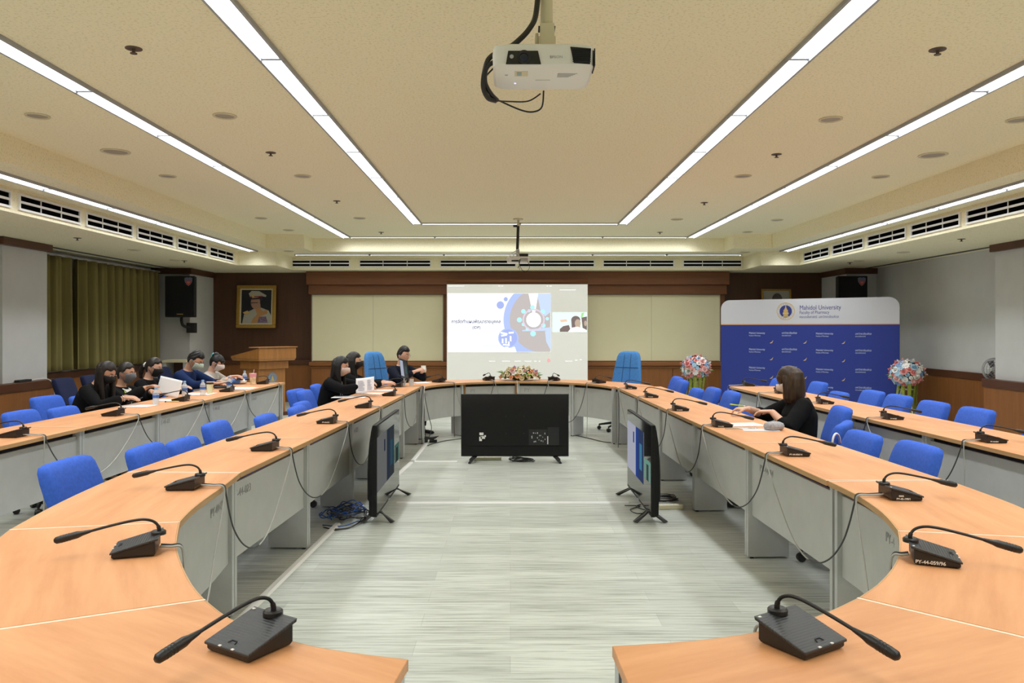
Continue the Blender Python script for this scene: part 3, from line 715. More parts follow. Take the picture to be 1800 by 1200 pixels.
# ================================================================ conference tables
TZ = 0.75
def lerp2(a, b, t): return (a[0]+(b[0]-a[0])*t, a[1]+(b[1]-a[1])*t)
def offs(poly, d):
    """polyline moved sideways by d to the left of its direction"""
    out = []
    for i in range(len(poly)):
        a = Vector(poly[max(i-1, 0)]); b = Vector(poly[min(i+1, len(poly)-1)]); t = (b-a).normalized()
        out.append((poly[i][0]-t.y*d, poly[i][1]+t.x*d))
    return out
def resamp(poly, n):
    P = [Vector(p) for p in poly]; L = [0]
    for i in range(len(P)-1): L.append(L[-1]+(P[i+1]-P[i]).length)
    out = []
    for k in range(n+1):
        s = L[-1]*k/n; i = 0
        while i < len(P)-2 and L[i+1] < s: i += 1
        t = 0 if L[i+1] == L[i] else (s-L[i])/(L[i+1]-L[i]); q = P[i].lerp(P[i+1], t); out.append((q.x, q.y))
    return out
def table_module(inner, outer, label, group, n=1, seams=(True, True), legs=(True, True), leg_mat='leg_panel', mark=None, depth=0.245, marksize=0.062, cat='table', lift=0.0):
    """inner, outer: polylines in the world; the inner one faces the middle of the room"""
    I = resamp(inner, n) if n > 1 else list(inner); O = resamp(outer, n) if n > 1 else list(outer)
    cx = sum(p[0] for p in I+O)/len(I+O); cy_ = sum(p[1] for p in I+O)/len(I+O)
    d0 = Vector((I[-1][0]-I[0][0], I[-1][1]-I[0][1])); rz = math.atan2(d0.y, d0.x)
    t = thing('conference_table', label, cat, (cx, cy_, 0), rz, group)
    R = Matrix.Rotation(-rz, 2)
    def loc(p): q = R @ Vector((p[0]-cx, p[1]-cy_)); return (q.x, q.y)
    I = [loc(p) for p in I]; O = [loc(p) for p in O]
    g = 0.003
    def shrink(P):
        P = list(P); 
        a = Vector(P[0]); b = Vector(P[1]); P[0] = tuple(a+(b-a).normalized()*g)
        a = Vector(P[-1]); b = Vector(P[-2]); P[-1] = tuple(a+(b-a).normalized()*g)
        return P
    I = shrink(I); O = shrink(O)
    side = 1 if (Vector(O[0])-Vector(I[0])).dot(Vector((-(Vector(I[1])-Vector(I[0])).y, (Vector(I[1])-Vector(I[0])).x))) > 0 else -1
    I2 = offs(I, side*0.004); O2 = offs(O, -side*0.004)
    # keep the ends straight
    I2[0] = lerp2(I[0], O[0], 0.004/0.6); I2[-1] = lerp2(I[-1], O[-1], 0.004/0.6)
    O2[0] = lerp2(O[0], I[0], 0.004/0.6); O2[-1] = lerp2(O[-1], I[-1], 0.004/0.6)
    q = MB(); q.strip(I2, O2, TZ-0.026, TZ); obj('tabletop', q, M['tabletop'], t, bevel=0.0015, seg=1)
    q = MB(); q.strip(I, I2, TZ-0.0265, TZ-0.0008); obj('edge_band', q, M['edge'], t)
    q = MB(); q.strip(O2, O, TZ-0.0265, TZ-0.0008); obj('edge_band', q, M['edge'], t)
    if seams[0]:
        a = lerp2(I[0], O[0], 0.0); b = lerp2(I[0], O[0], 1.0); e = (Vector(I[1])-Vector(I[0])).normalized()*0.011
        q = MB(); q.add([(a[0], a[1], TZ+0.0004), (b[0], b[1], TZ+0.0004), (b[0]+e.x, b[1]+e.y, TZ+0.0004), (a[0]+e.x, a[1]+e.y, TZ+0.0004)], [(0, 1, 2, 3)])
        obj('joint_strip', q, M['seam'], t)
    J = offs(I, side*0.055); K = offs(I, side*0.073)
    J[0] = lerp2(I[0], O[0], 0.055/0.6); J[-1] = lerp2(I[-1], O[-1], 0.055/0.6); K[0] = lerp2(I[0], O[0], 0.073/0.6); K[-1] = lerp2(I[-1], O[-1], 0.073/0.6)
    q = MB(); q.strip(J, K, 0.285, 0.684); obj('modesty_panel', q, M['panel'], t)
    A = offs(I, side*0.085); B = offs(I, side*0.115)
    A[0] = lerp2(I[0], O[0], 0.085/0.6); A[-1] = lerp2(I[-1], O[-1], 0.085/0.6); B[0] = lerp2(I[0], O[0], 0.115/0.6); B[-1] = lerp2(I[-1], O[-1], 0.115/0.6)
    q = MB(); q.strip(A, B, 0.68, 0.7235); obj('under_rail', q, M['rail'], t)
    for k, e in ((0, 0), (1, -1)):
        if not legs[k]: continue
        a = Vector(I[e]); b = Vector(O[e]); u = (b-a).normalized(); nx = Vector(I[1 if e == 0 else -2])-a; nx = (nx-u*nx.dot(u)).normalized()
        p0 = a+u*0.030; p1 = a+u*(0.055+depth); 
        q = MB(); q.prism([tuple(p0+nx*0.001), tuple(p1+nx*0.001), tuple(p1+nx*0.030), tuple(p0+nx*0.030)], 0.012, 0.7235)
        obj('leg', q, M[leg_mat], t)
        q = MB(); q.lathe([(0.012, 0), (0.012, 0.012)], 8, Matrix.Translation((*(p0+nx*0.012+u*0.03), 0)))
        obj('levelling_foot', q, M['rail'], t)
    if mark:
        m_, frac = mark
        a = Vector(J[0]); b = Vector(J[-1]); i = int(frac*(len(J)-1)); i = min(i, len(J)-2)
        p = Vector(J[i]).lerp(Vector(J[i+1]), frac*(len(J)-1)-i); tt = (Vector(J[i+1])-Vector(J[i])).normalized()
        rt = tt if side > 0 else -tt
        nrm = Vector((rt.y, -rt.x)); p = p+nrm*0.002
        text('lettering', m_, marksize, M['mark'], t, wallT((p.x, p.y, 0.60), (rt.x, rt.y, 0)), 'LEFT', 0.0004)
    return t
ORDT = ['nearest the camera', 'second from the camera', 'third from the camera', 'fourth from the camera', 'fifth from the camera', 'sixth from the camera']
def row(pts, ds, name, group, first_end=None, marks=()):
    for k in range(len(pts)-1):
        a, b = pts[k], pts[k+1]
        d = Vector((b[0]-a[0], b[1]-a[1])).normalized(); nrm = Vector((-d.y, d.x))*ds
        o0 = (a[0]+nrm.x*0.6, a[1]+nrm.y*0.6); o1 = (b[0]+nrm.x*0.6, b[1]+nrm.y*0.6)
        table_module([a, b], [o0, o1], 'straight orange-topped table section in the %s, %s' % (name, ORDT[k]), group, mark=marks[k] if k < len(marks) else None)
IR = [(1.565, 3.880), (1.522, 5.155), (1.480, 6.47), (1.445, 7.78), (1.405, 9.05), (1.365, 10.22)]
IL = [(-1.410, 4.094), (-1.350, 5.37), (-1.295, 6.61), (-1.245, 7.85), (-1.203, 9.10), (-1.165, 10.22)]
OL = [(-3.265, 4.74), (-3.245, 6.00), (-3.222, 7.27), (-3.200, 8.48), (-3.182, 9.70), (-3.165, 11.03)]
OR = [(3.045, 4.55), (3.010, 5.76), (2.972, 6.98), (2.936, 8.20), (2.900, 9.30), (2.868, 10.27)]
row(IR, -1, 'inner right row', 'inner right row tables', marks=[('PY-44-04', .86), None, None, None, None])
row(IL, 1, 'inner left row', 'inner left row tables', marks=[('PY-44-023', .02), None, ('PY-44-021', .02), None, None])
row(OL, 1, 'outer left row', 'outer left row tables', marks=[None, None, ('PY-44-03', .03), ('PY-44-02', .05), ('PY-44-01', .05)])
row(OR, -1, 'outer right row', 'outer right row tables', marks=[None, ('PY-44-07', .97), ('PY-44-08', .97), None, ('PY-44-10', .97)])
# near curves
def sm(pts, n): return resamp([tuple(p[:2]) for p in smoothpath([(x, y, 0) for x, y in pts], 8)], n)
GC = 'curved near-end tables'
rin = [(1.570, 3.874), (1.568, 3.559), (1.522, 3.212), (1.445, 2.925), (1.347, 2.715), (1.235, 2.516), (1.096, 2.326), (0.975, 2.195), (0.804, 2.053), (0.611, 1.945), (0.427, 1.887), (0.2385, 1.858)]
rout = [(2.172, 3.90), (2.170, 3.62), (2.145, 3.26), (2.045, 2.80), (1.93, 2.46), (1.78, 2.19), (1.60, 1.93), (1.43, 1.74), (1.18, 1.52), (0.88, 1.36), (0.60, 1.28), (0.262, 1.245)]
table_module(sm(rin[:4], 10), sm(rout[:4], 10), 'curved table section on the right, joining the inner right row', GC, mark=('PY-44-03', .55), marksize=0.06)
table_module(sm(rin[3:8], 12), sm(rout[3:8], 12), 'curved table section on the right, middle one of the near right curve', GC)
table_module(sm(rin[7:], 12), sm(rout[7:], 12), 'curved table section at the bottom right of the view, its end facing the gap', GC)
lin = [(-1.410, 4.094), (-1.371, 3.75), (-1.350, 3.482), (-1.324, 3.252), (-1.288, 3.060), (-1.167, 2.743), (-1.055, 2.516), (-0.934, 2.303), (-0.851, 2.182), (-0.711, 2.020), (-0.519, 1.885), (-0.377, 1.824), (-0.229, 1.783)]
lout = [(-2.008, 4.12), (-1.985, 3.75), (-1.96, 3.48), (-1.925, 3.22), (-1.875, 2.94), (-1.74, 2.52), (-1.60, 2.25), (-1.48, 2.05), (-1.385, 1.915), (-1.13, 1.60), (-0.83, 1.35), (-0.59, 1.24), (-0.30, 1.18)]
table_module(sm(lin[:5], 10), sm(lout[:5], 10), 'curved table section on the left, joining the inner left row', GC, mark=('PY-44-02', .35), marksize=0.06)
table_module(sm(lin[4:9], 12), sm(lout[4:9], 12), 'curved table section on the left, middle one of the near left curve', GC)
table_module(sm(lin[8:], 12), sm(lout[8:], 12), 'curved table section at the bottom left of the view, its end facing the gap', GC)
# far arc
AC = (0.10, 9.98)
def arc(r, a0, a1, n=10): return [(AC[0]+r*math.cos(math.radians(a0+(a1-a0)*k/n)), AC[1]+r*math.sin(math.radians(a0+(a1-a0)*k/n))) for k in range(n+1)]
angs = [169, 127, 90, 53, 11]
for k, lab in enumerate(['far curved table section at the left, beside the man in the dark suit', 'far curved table section left of centre, under the left half of the flowers', 'far curved table section right of centre, under the right half of the flowers', 'far curved table section at the right, before the empty executive chair']):
    table_module(arc(1.22, angs[k], angs[k+1]), arc(1.82, angs[k], angs[k+1]), lab, 'far arc tables', leg_mat='brown_leg' if k in (1,) else 'leg_panel', seams=(False, False), mark=[('PY-44-01', .12), ('PY-44-02/01', .15), ('PY-44-03/01', .12), ('PY-44-02', .06)][k], marksize=0.075)
# ================================================================ conference microphones
# local frame: origin on the table under the base, +y towards the person, rear edge at -y
def make_mic():
    t = thing('conference_microphone', 'x', 'microphone', (0, 0, 0), 0, 'conference microphones')
    w, d = 0.072, 0.066
    q = MB()
    zb, zf = 0.050, 0.016
    q.loft([[(-w+.004, -d+.004, 0), (w-.004, -d+.004, 0), (w-.004, d-.004, 0), (-w+.004, d-.004, 0)], [(-w, -d, 0.008), (w, -d, 0.008), (w, d, 0.006), (-w, d, 0.006)], [(-w, -d, zb), (w, -d, zb), (w, d, zf), (-w, d, zf)]])
    obj('base', q, M['black'], t, bevel=0.003)
    q = MB(); w2, d2 = w+.004, d+.004; sl_ = (zf-zb)/(2*d)
    z0, z1 = zb-sl_*(.004)+.0, zf+sl_*.004
    q.loft([[(-w2, -d2-.004, z0), (w2, -d2-.004, z0), (w2, d2, z1), (-w2, d2, z1)], [(-w2, -d2-.006, z0+.009), (w2, -d2-.006, z0+.009), (w2, d2, z1+.007), (-w2, d2, z1+.007)]])
    obj('top_plate', q, M['black_top'], t, bevel=0.0015, seg=1)
    def topz(y): return zb+.0085+sl_*(y+d)
    q = MB(); q.lathe([(0.010, 0.0), (0.024, 0.0), (0.024, 0.010), (0.020, 0.014), (0.012, 0.012)], 20, Matrix.Translation((0.0, -d-.002, topz(-d)-.004))); obj('gooseneck_collar', q, M['black'], t, True, auto=35)
    q = MB()
    for x in (-.022, .022): q.b2(x-.004, x+.004, d-.001, d+.0045, topz(d)-.003, topz(d)-.001)
    obj('indicator_lens', q, M['white'], t)
    q = MB(); q.tube([(-.012, d-.012, topz(d-.012)), (-.008, d-.022, topz(d-.022)), (.008, d-.022, topz(d-.022)), (.012, d-.012, topz(d-.012))], 0.0012, 5); obj('talk_button', q, M['rail'], t)
    q = MB(); q.b2(w-.010, w-.002, -d-.003, -d+.003, topz(-d)-.001, topz(-d)+.0012); obj('status_light', q, M['white'], t)
    zr = topz(-d)
    path = smoothpath([(0, -d-.002, zr), (0, -d-.003, zr+.018), (0, -d+.010, zr+.038), (0, -d+.038, zr+.049), (0, -d+.078, zr+.048), (0, -d+.145, zr+.036), (0, -d+.208, zr+.022)], 5)
    q = MB(); q.tube(path, [0.0068 if i < 7 else 0.0046 for i in range(len(path))], 10); nk = obj('gooseneck', q, M['black'], t, True)
    a = Vector(path[-1]); u = (Vector(path[-1])-Vector(path[-3])).normalized()
    q = MB(); q.tube([a-u*.004, a+u*.022, a+u*.036, a+u*.085, a+u*.100, a+u*.106], [.0052, .0082, .0118, .0122, .0112, .006], 14); cp = obj('microphone_capsule', q, M['black'], t, True, auto=50)
    q = MB()
    for s in (.058, .066, .074, .082): q.tube([a+u*s, a+u*(s+.003)], .01245, 14)
    obj('grille_slots', q, M['rail'], cp)
    return t
proto = make_mic()
MICS = []   # (object, edge point in the world)
first = [True]
def place_mic(px, py, face, label, edge=None, sc=1.0):
    p = onz(px, py, TZ+0.0012); rz = math.atan2(face[1], face[0])-PI/2
    if first[0]:
        o = proto; first[0] = False; o.location = p; o.rotation_euler = (0, 0, rz); o['label'] = label
    else: o = dup(proto, p, rz, label)
    MICS.append((o, label)); return o
RI, LI, RO, LO, BA = [], [], [], [], []
q0 = place_mic(1408, 1133, (0.53, -0.85), 'black gooseneck microphone at the bottom right, nearest the camera on the right curve'); RI.append(q0)
RI.append(place_mic(1642, 985, (0.93, -0.36), 'black gooseneck microphone on the near right curve with a long white number on its side'))
RI.append(place_mic(1582, 874, (1.0, -0.06), 'black gooseneck microphone with two white markings, third from the camera on the right'))
RI.append(place_mic(1397, 799, (1.0, -0.02), 'black gooseneck microphone beside the joint before the two blue chairs, fourth on the right row'))
RI.append(place_mic(1269, 749, (1.0, -0.03), 'black gooseneck microphone right in front of the woman at the right table'))
RI.append(place_mic(1196, 721, (1.0, -0.03), 'black gooseneck microphone next beyond the woman on the inner right row'))
RI.append(place_mic(1145, 698, (1.0, -0.03), 'black gooseneck microphone second beyond the woman on the inner right row'))
RI.append(place_mic(1109, 683, (1.0, -0.03), 'black gooseneck microphone farthest on the inner right row, at the corner of the far arc'))
BA.append(place_mic(1053, 673.0, (0.8, 0.6), 'black gooseneck microphone on the far arc in front of the empty executive chair'))
BA.append(place_mic(974, 668.8, (0.35, 0.93), 'black gooseneck microphone on the far arc just right of the flowers'))
BA.append(place_mic(859, 668.2, (-0.35, 0.93), 'black gooseneck microphone on the far arc just left of the flowers'))
BA.append(place_mic(771, 671.5, (-0.8, 0.6), 'black gooseneck microphone on the far arc just right of the man in the dark suit'))
LI.append(place_mic(440, 1137, (-0.53, -0.85), 'black gooseneck microphone at the bottom left, nearest the camera on the left curve'))
LI.append(place_mic(240, 970, (-0.95, -0.30), 'black gooseneck microphone on the near left curve, second from the camera'))
LI.append(place_mic(326, 857, (-1.0, -0.04), 'black gooseneck microphone beside the nearest blue chair on the left, third from the camera'))
LI.append(place_mic(466, 790, (-1.0, 0.03), 'black gooseneck microphone before two blue chairs, fourth on the inner left row'))
LI.append(place_mic(575, 743, (-1.0, 0.03), 'black gooseneck microphone with white marks on its side, fifth on the inner left row'))
LI.append(place_mic(639, 716, (-1.0, 0.03), 'black gooseneck microphone on the near side of the woman with the printed sheet'))
LI.append(place_mic(684, 695, (-1.0, 0.03), 'black gooseneck microphone right in front of the printed sheet, inner left row'))
LI.append(place_mic(698, 679.5, (-1.0, 0.05), 'black gooseneck microphone at the far end of the inner left row, beside the tablet stand'))
LO.append(place_mic(24, 767, (-1.0, 0.03), 'black gooseneck microphone at the left edge of the view on the outer left row'))
LO.append(place_mic(199, 730, (-1.0, 0.03), 'black gooseneck microphone in front of the woman with long loose hair, outer left row'))
LO.append(place_mic(318, 704.5, (-1.0, 0.03), 'black gooseneck microphone below the big held sheet of paper, outer left row'))
LO.append(place_mic(399, 688, (-1.0, 0.03), 'black gooseneck microphone beside the leaning blue bottle, outer left row'))
LO.append(place_mic(462, 674.5, (-1.0, 0.03), 'black gooseneck microphone at the far end of the outer left row by the pink cup'))
RO.append(place_mic(1316, 678, (1.0, -0.03), 'black gooseneck microphone at the far end of the outer right row'))
RO.append(place_mic(1374, 691, (1.0, -0.03), 'black gooseneck microphone half hidden behind the woman, outer right row'))
RO.append(place_mic(1450, 709, (1.0, -0.03), 'black gooseneck microphone just right of the woman, outer right row'))
RO.append(place_mic(1568, 736, (1.0, -0.03), 'black gooseneck microphone in the middle of the outer right row, before two blue chairs'))
RO.append(place_mic(1742, 776, (1.0, -0.03), 'black gooseneck microphone nearest the camera on the outer right row'))
# painted inventory numbers on some housings
def mic_mark(o, s, side, size, y=-.05, z=.012):
    x = 0.0722*side
    # reads along the side face seen from the room
    T = Matrix.Translation((x, y if side > 0 else -y-.03, z)) @ Matrix.Rotation(PI/2*side, 4, 'Z') @ Matrix.Rotation(PI/2, 4, 'X')
    text('lettering', s, size, M['whitemark'], o, T, 'LEFT', 0.0002, 0.0004)
mic_mark(RI[1], 'PY-44-059/96', 1, 0.0155, -.062, .006)
mic_mark(RI[2], 'PY-45-199/1', 1, 0.0120, -.045, .004); mic_mark(RI[2], '02002', 1, 0.0085, -.035, .018)
mic_mark(RI[3], 'PY-44-056/14', 1, 0.0135, -.055, .008)
mic_mark(RI[4], 'PY-44-055', 1, 0.010, -.045, .004)
mic_mark(RI[5], 'PY-44-054', 1, 0.012, -.045, .006); mic_mark(RI[6], 'PY-44-053', 1, 0.012, -.045, .006); mic_mark(RI[7], 'PY-44-052', 1, 0.012, -.045, .006)
mic_mark(RO[2], 'PY-44-062', 1, 0.012, -.045, .006); mic_mark(RO[3], 'PY-44-063', 1, 0.012, -.045, .006); mic_mark(RO[4], 'PY-44-064', 1, 0.012, -.045, .006)
mic_mark(LI[4], 'PY-44-051', -1, 0.014, -.05, .008)

# cables: every unit trails a dark and a grey one over the table edge; neighbours meet in a sagging loop
def nearest_on(poly, p):
    best = None
    for i in range(len(poly)-1):
        a = Vector(poly[i]); b = Vector(poly[i+1]); t = max(0, min(1, (p-a).dot(b-a)/(b-a).length_squared)); q_ = a+(b-a)*t
        if best is None or (q_-p).length < best[0]: best = ((q_-p).length, q_)
    return best[1]
def cable(o, world_pts, m, r=0.0042):
    inv = mat_of(o).inverted(); pts = [inv @ Vector(p) for p in smoothpath(world_pts, 5)]
    q = MB(); q.tube(pts, r, 7); obj('cable', q, M[m], o, True)
def hang(seq, poly, sag, flip=1, ends=('cable_grey', 'cable_dark')):
    """seq runs along the row; poly is the inner edge of the tables"""
    def exit_pts(o, dx):
        A = mat_of(o); rear = A @ Vector((dx, -0.074, 0.016)); p = Vector((rear.x, rear.y)); e = nearest_on(poly, p)
        dr = (e-p); L = max(dr.length, 1e-4); u = -(A.to_3x3() @ Vector((0, 1, 0))); u = Vector((u.x, u.y)).normalized()
        e1 = e+u*0.009; e2 = e+u*0.019
        mid = p.lerp(e, 0.6)
        return [rear, Vector((mid.x, mid.y, TZ+0.012)), Vector((e1.x, e1.y, TZ+0.009)), Vector((e2.x, e2.y, TZ-0.03))], u
    for a, b in zip(seq[:-1], seq[1:]):
        A, ua = exit_pts(a, -0.012*flip); B, ub = exit_pts(b, 0.012*flip)
        pa, pb = A[-1], B[-1]; s = sag if not callable(sag) else sag(a, b)
        def curve(t):
            p = pa.lerp(pb, t); p.z = TZ-0.03 - s*(1-(2*t-1)**2)**0.9; u = ua.lerp(ub, t); p.x -= u.x*0.021*min(1, 6*min(t, 1-t)); p.y -= u.y*0.021*min(1, 6*min(t, 1-t)); return p
        pts = [curve(t) for t in (0.06, .14, .24, .34, .43, .494)]; cable(a, A+pts, 'cable_dark')
        pts = [curve(t) for t in (0.94, .86, .76, .66, .57, .506)]; cable(b, B+pts, 'cable_grey')
    # the loose outer ends drop to the floor
    for o, k, m in ((seq[0], 1, ends[0]), (seq[-1], -1, ends[1])):
        A, u = exit_pts(o, 0.012*flip*k); e = A[-1]
        cable(o, A+[Vector((e.x-u.x*.004, e.y-u.y*.004, TZ-.16)), Vector((e.x-u.x*.004, e.y-u.y*.004, .45)), Vector((e.x-u.x*.004, e.y-u.y*.004, .2)), Vector((e.x+u.x*.004, e.y+u.y*.004, .012))], m)
polyR = rin[::-1]+IR[1:]; polyL = lin[::-1]+IL[1:]
hang(RI, polyR, 0.42, 1); hang(LI, polyL, 0.40, -1); hang(LO, OL, 0.36, -1); hang(RO[::-1], OR, 0.46, 1)
hang(BA, arc(1.22, 5, 175, 40), 0.52, 1)
# ================================================================ chairs
# local frame: origin on the floor under the seat, +y is the way the sitter faces
def star_base(t, mt='black', r=0.20, oy=-0.11):
    for k in range(5):
        a = 2*PI*k/5+PI/2; c, s = math.cos(a), math.sin(a)
        q = MB(); q.tube([(0.03*c, oy+0.03*s, 0.115), (0.15*c, oy+0.15*s, 0.10), (r*c, oy+r*s, 0.075)], [0.022, 0.019, 0.014], 8)
        sp = obj('base_spoke', q, M[mt], t, True)
        w = MB(); w.lathe([(0.001, -.022), (0.026, -.022), (0.028, -.008), (0.028, .008), (0.026, .022), (0.001, .022)], 12, Matrix.Translation((r*c, oy+r*s, 0.0282)) @ Matrix.Rotation(a, 4, 'Z') @ Matrix.Rotation(PI/2, 4, 'X')); w.tube([(r*c, oy+r*s, 0.05), (r*c, oy+r*s, 0.08)], 0.009, 6)
        obj('caster', w, M[mt], sp, True, auto=40)
    q = MB(); q.lathe([(0.034, 0.08), (0.034, 0.15), (0.024, 0.155), (0.024, 0.41), (0.05, 0.415), (0.05, 0.43)], 14, Matrix.Translation((0, oy, 0))); obj('gas_column', q, M[mt], t, True, auto=40)
def make_chair(fab='blue'):
    t = thing('office_chair', 'x', 'chair', (0, 0, 0), 0, 'blue office chairs')
    star_base(t)
    q = MB(); q.sloft([(0, -.055, 0.42, .17, .11), (0, -.055, 0.425, .205, .145), (0, -.055, 0.45, .225, .165), (0, -.055, 0.485, .225, .165), (0, -.055, 0.503, .21, .15), (0, -.055, 0.508, .16, .11)], 32, 5); obj('seat', q, M[fab], t, True, auto=50)
    # back cushion: rows of width, thickness, tilt
    q = MB(); secs = []
    for z, w, th_ in [(0.505, .120, .020), (0.510, .165, .036), (0.53, .186, .046), (0.60, .204, .052), (0.70, .216, .052), (0.78, .216, .050), (0.83, .210, .046), (0.853, .198, .038), (0.862, .175, .024), (0.865, .130, .010)]:
        secs.append((0, -0.215-(z-0.5)*0.34, z, w, th_))
    q.sloft(secs, 32, 4.5)
    q.v = [Vector((v.x, v.y+0.35*v.x*v.x, v.z)) for v in q.v]
    obj('backrest', q, M[fab], t, True, auto=50)
    q = MB(); q.tube([(0, -0.12, 0.415), (0, -0.24, 0.43), (0, -0.30, 0.50), (0, -0.355, 0.66)], [0.022, .022, .02, .018], 8, flat=1.6); obj('back_bracket', q, M['black'], t, True)
    return t
ch0 = make_chair()
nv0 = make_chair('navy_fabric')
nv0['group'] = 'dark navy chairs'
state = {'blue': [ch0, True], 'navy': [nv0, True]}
def chair(x, y, face, label, top=0.865, kind='blue', rot=0.0):
    rz = math.atan2(face[1], face[0])-PI/2+rot
    src, fresh = state[kind]
    if fresh:
        state[kind][1] = False; o = src; o.location = (x, y, 0); o.rotation_euler = (0, 0, rz); o['label'] = label
    else: o = dup(src, (x, y, 0), rz, label)
    for c in o.children:
        n_ = c.name.split('.')[0]
        if n_ in ('backrest', 'back_bracket'): c.location.z = (top-0.865)
        if n_ == 'seat': c.location.z = min(0, (top-0.865)*0.5)
        if n_ == 'gas_column': c.location.z = min(0, (top-0.865)*0.5)
    return o
# centre of the back cushion sits 0.27 m behind the origin
def bchair(bx, by, face, label, top=0.865, kind='blue', rot=0.0):
    f = Vector(face).normalized(); f = Matrix.Rotation(rot, 2) @ f
    return chair(bx+f.x*0.315, by+f.y*0.315, face, label, top, kind, rot)
R_, L_ = (-1, 0), (1, 0)
bchair(2.30, 4.42, R_, 'blue office chair nearest the camera on the right, beyond the near right curve', .855)
bchair(2.28, 5.06, R_, 'blue office chair second from the camera on the right inner row', .835)
bchair(2.40, 5.66, R_, 'blue office chair turned half away between the woman and the two near right chairs', .83, rot=-0.55)
bchair(2.23, 7.22, R_, 'low blue office chair just beyond the woman, only its top edge above the table', .77)
bchair(2.26, 8.00, R_, 'blue office chair second beyond the woman, inner right row', .865)
bchair(2.20, 8.50, R_, 'blue office chair third beyond the woman, inner right row', .865)
bchair(2.20, 9.25, R_, 'low blue office chair in front of the left flower stand', .80)
bchair(2.14, 9.76, R_, 'blue office chair second from the far end of the inner right row', .865)
bchair(2.22, 10.45, R_, 'blue office chair farthest on the inner right row, nearest the executive chair', .865)
for x, y, top, lab, rot in [
    (3.68, 10.75, .82, 'blue office chair at the far end of the outer right row', 0),
    (3.74, 9.50, .86, 'blue office chair against the banner just right of the woman\'s head', 0),
    (3.72, 8.87, .79, 'low blue office chair third along the outer right row from its far end', 0),
    (3.72, 8.04, .87, 'blue office chair before the right flower stand, left of the pair', 0),
    (3.72, 7.50, .87, 'blue office chair before the right flower stand, right of the pair', 0),
    (3.72, 6.88, .865, 'blue office chair third from the camera on the outer right row', 0),
    (3.72, 6.25, .87, 'blue office chair before the right wooden pier base, outer right row', 0),
    (3.80, 5.55, .80, 'blue office chair at the right edge of the view, outer right row', 0)]:
    bchair(x, y, R_, lab, top, rot=rot)
for x, y, top, lab, rot in [
    (-2.22, 3.93, .845, 'blue office chair nearest the camera on the left, beyond the near left curve', 0),
    (-2.22, 4.78, .79, 'blue office chair second from the camera on the inner left row', 0),
    (-2.22, 5.32, .755, 'low blue office chair third from the camera on the inner left row', 0),
    (-2.20, 5.86, .805, 'blue office chair fourth from the camera on the inner left row', 0),
    (-2.06, 6.60, .78, 'blue office chair fifth from the camera on the inner left row', 0),
    (-1.97, 7.25, .785, 'blue office chair, lowest of the cluster behind the woman with the printed sheet', 0),
    (-2.06, 7.75, .78, 'blue office chair, second lowest of the cluster behind the printed-sheet woman', 0),
    (-2.17, 8.27, .855, 'tallest blue office chair of the cluster behind the printed-sheet woman', 0),
    ]:
    bchair(x, y, L_, lab, top, rot=rot)
for x, y, top, lab in [
    (-4.05, 6.48, .825, 'blue office chair at the left edge of the view behind the outer left row'),
    (-4.05, 7.10, .795, 'blue office chair left of the long-haired woman, close to the table'),
    ]:
    bchair(x, y, L_, lab, top)
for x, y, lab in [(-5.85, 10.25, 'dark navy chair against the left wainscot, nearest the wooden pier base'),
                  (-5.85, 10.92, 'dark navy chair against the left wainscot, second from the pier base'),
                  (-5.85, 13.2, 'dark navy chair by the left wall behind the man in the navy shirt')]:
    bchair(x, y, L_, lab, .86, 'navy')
# executive chairs
def make_exec():
    t = thing('executive_chair', 'x', 'chair', (0, 0, 0), 0, 'tall light blue executive chairs')
    star_base(t, 'black', 0.30, -0.02)
    q = MB(); q.sloft([(0, 0.02, 0.42, .20, .20), (0, 0.02, 0.43, .25, .25), (0, 0.02, 0.46, .265, .26), (0, 0.02, 0.50, .26, .255), (0, 0.02, 0.52, .22, .21)], 32, 4); obj('seat', q, M['exec_blue'], t, True, auto=50)
    def bc(z): return -0.24-(z-0.5)*0.16
    rows = [(0.46, .17, .03), (0.48, .215, .05), (0.55, .235, .062), (0.70, .238, .062), (0.85, .225, .058), (1.00, .205, .056), (1.08, .190, .052), (1.13, .168, .044), (1.155, .135, .030), (1.165, .085, .012)]
    q = MB(); q.sloft([(0, bc(z), z, w, h) for z, w, h in rows], 36, 3.6); q.v = [Vector((v.x, v.y+0.5*v.x*v.x, v.z)) for v in q.v]
    bk = obj('backrest', q, M['exec_blue'], t, True, auto=55)
    q = MB()
    def fz(x, z):
        w, h = None, None
        for (z0, w0, h0), (z1, w1, h1) in zip(rows[:-1], rows[1:]):
            if z0 <= z <= z1: k = (z-z0)/(z1-z0); w = w0+(w1-w0)*k; h = h0+(h1-h0)*k
        e = max(0.0, 1-abs(x/w)**3.6)**(1/3.6); return bc(z)+h*e+0.5*x*x
    for s in (-1, 1):
        q.tube([(s*(0.055+0.025*(1.1-z)), fz(s*(0.055+0.025*(1.1-z)), z)+0.0005, z) for z in [0.52+0.04*k for k in range(16)]], 0.0035, 6)
    q.tube([(x, fz(x, 0.92)+0.0005, 0.92) for x in [-.195+.39*k/14 for k in range(15)]], 0.0045, 6)
    obj('stitched_seam', q, M['seam_dark'], bk, True)
    for s in (-1, 1):
        q = MB(); q.tube(smoothpath([(s*.25, -.18, .45), (s*.275, -.17, .60), (s*.275, -.10, .665), (s*.275, .10, .665), (s*.275, .16, .62), (s*.25, .17, .45)], 4), 0.02, 8); obj('armrest', q, M['black'], t, True)
    return t
ex = make_exec(); ex.location = (-1.80, 11.66, 0); ex.rotation_euler = (0, 0, math.atan2(-0.55, 0.85)-PI/2); ex['label'] = 'tall light blue executive chair behind the man in the dark suit'
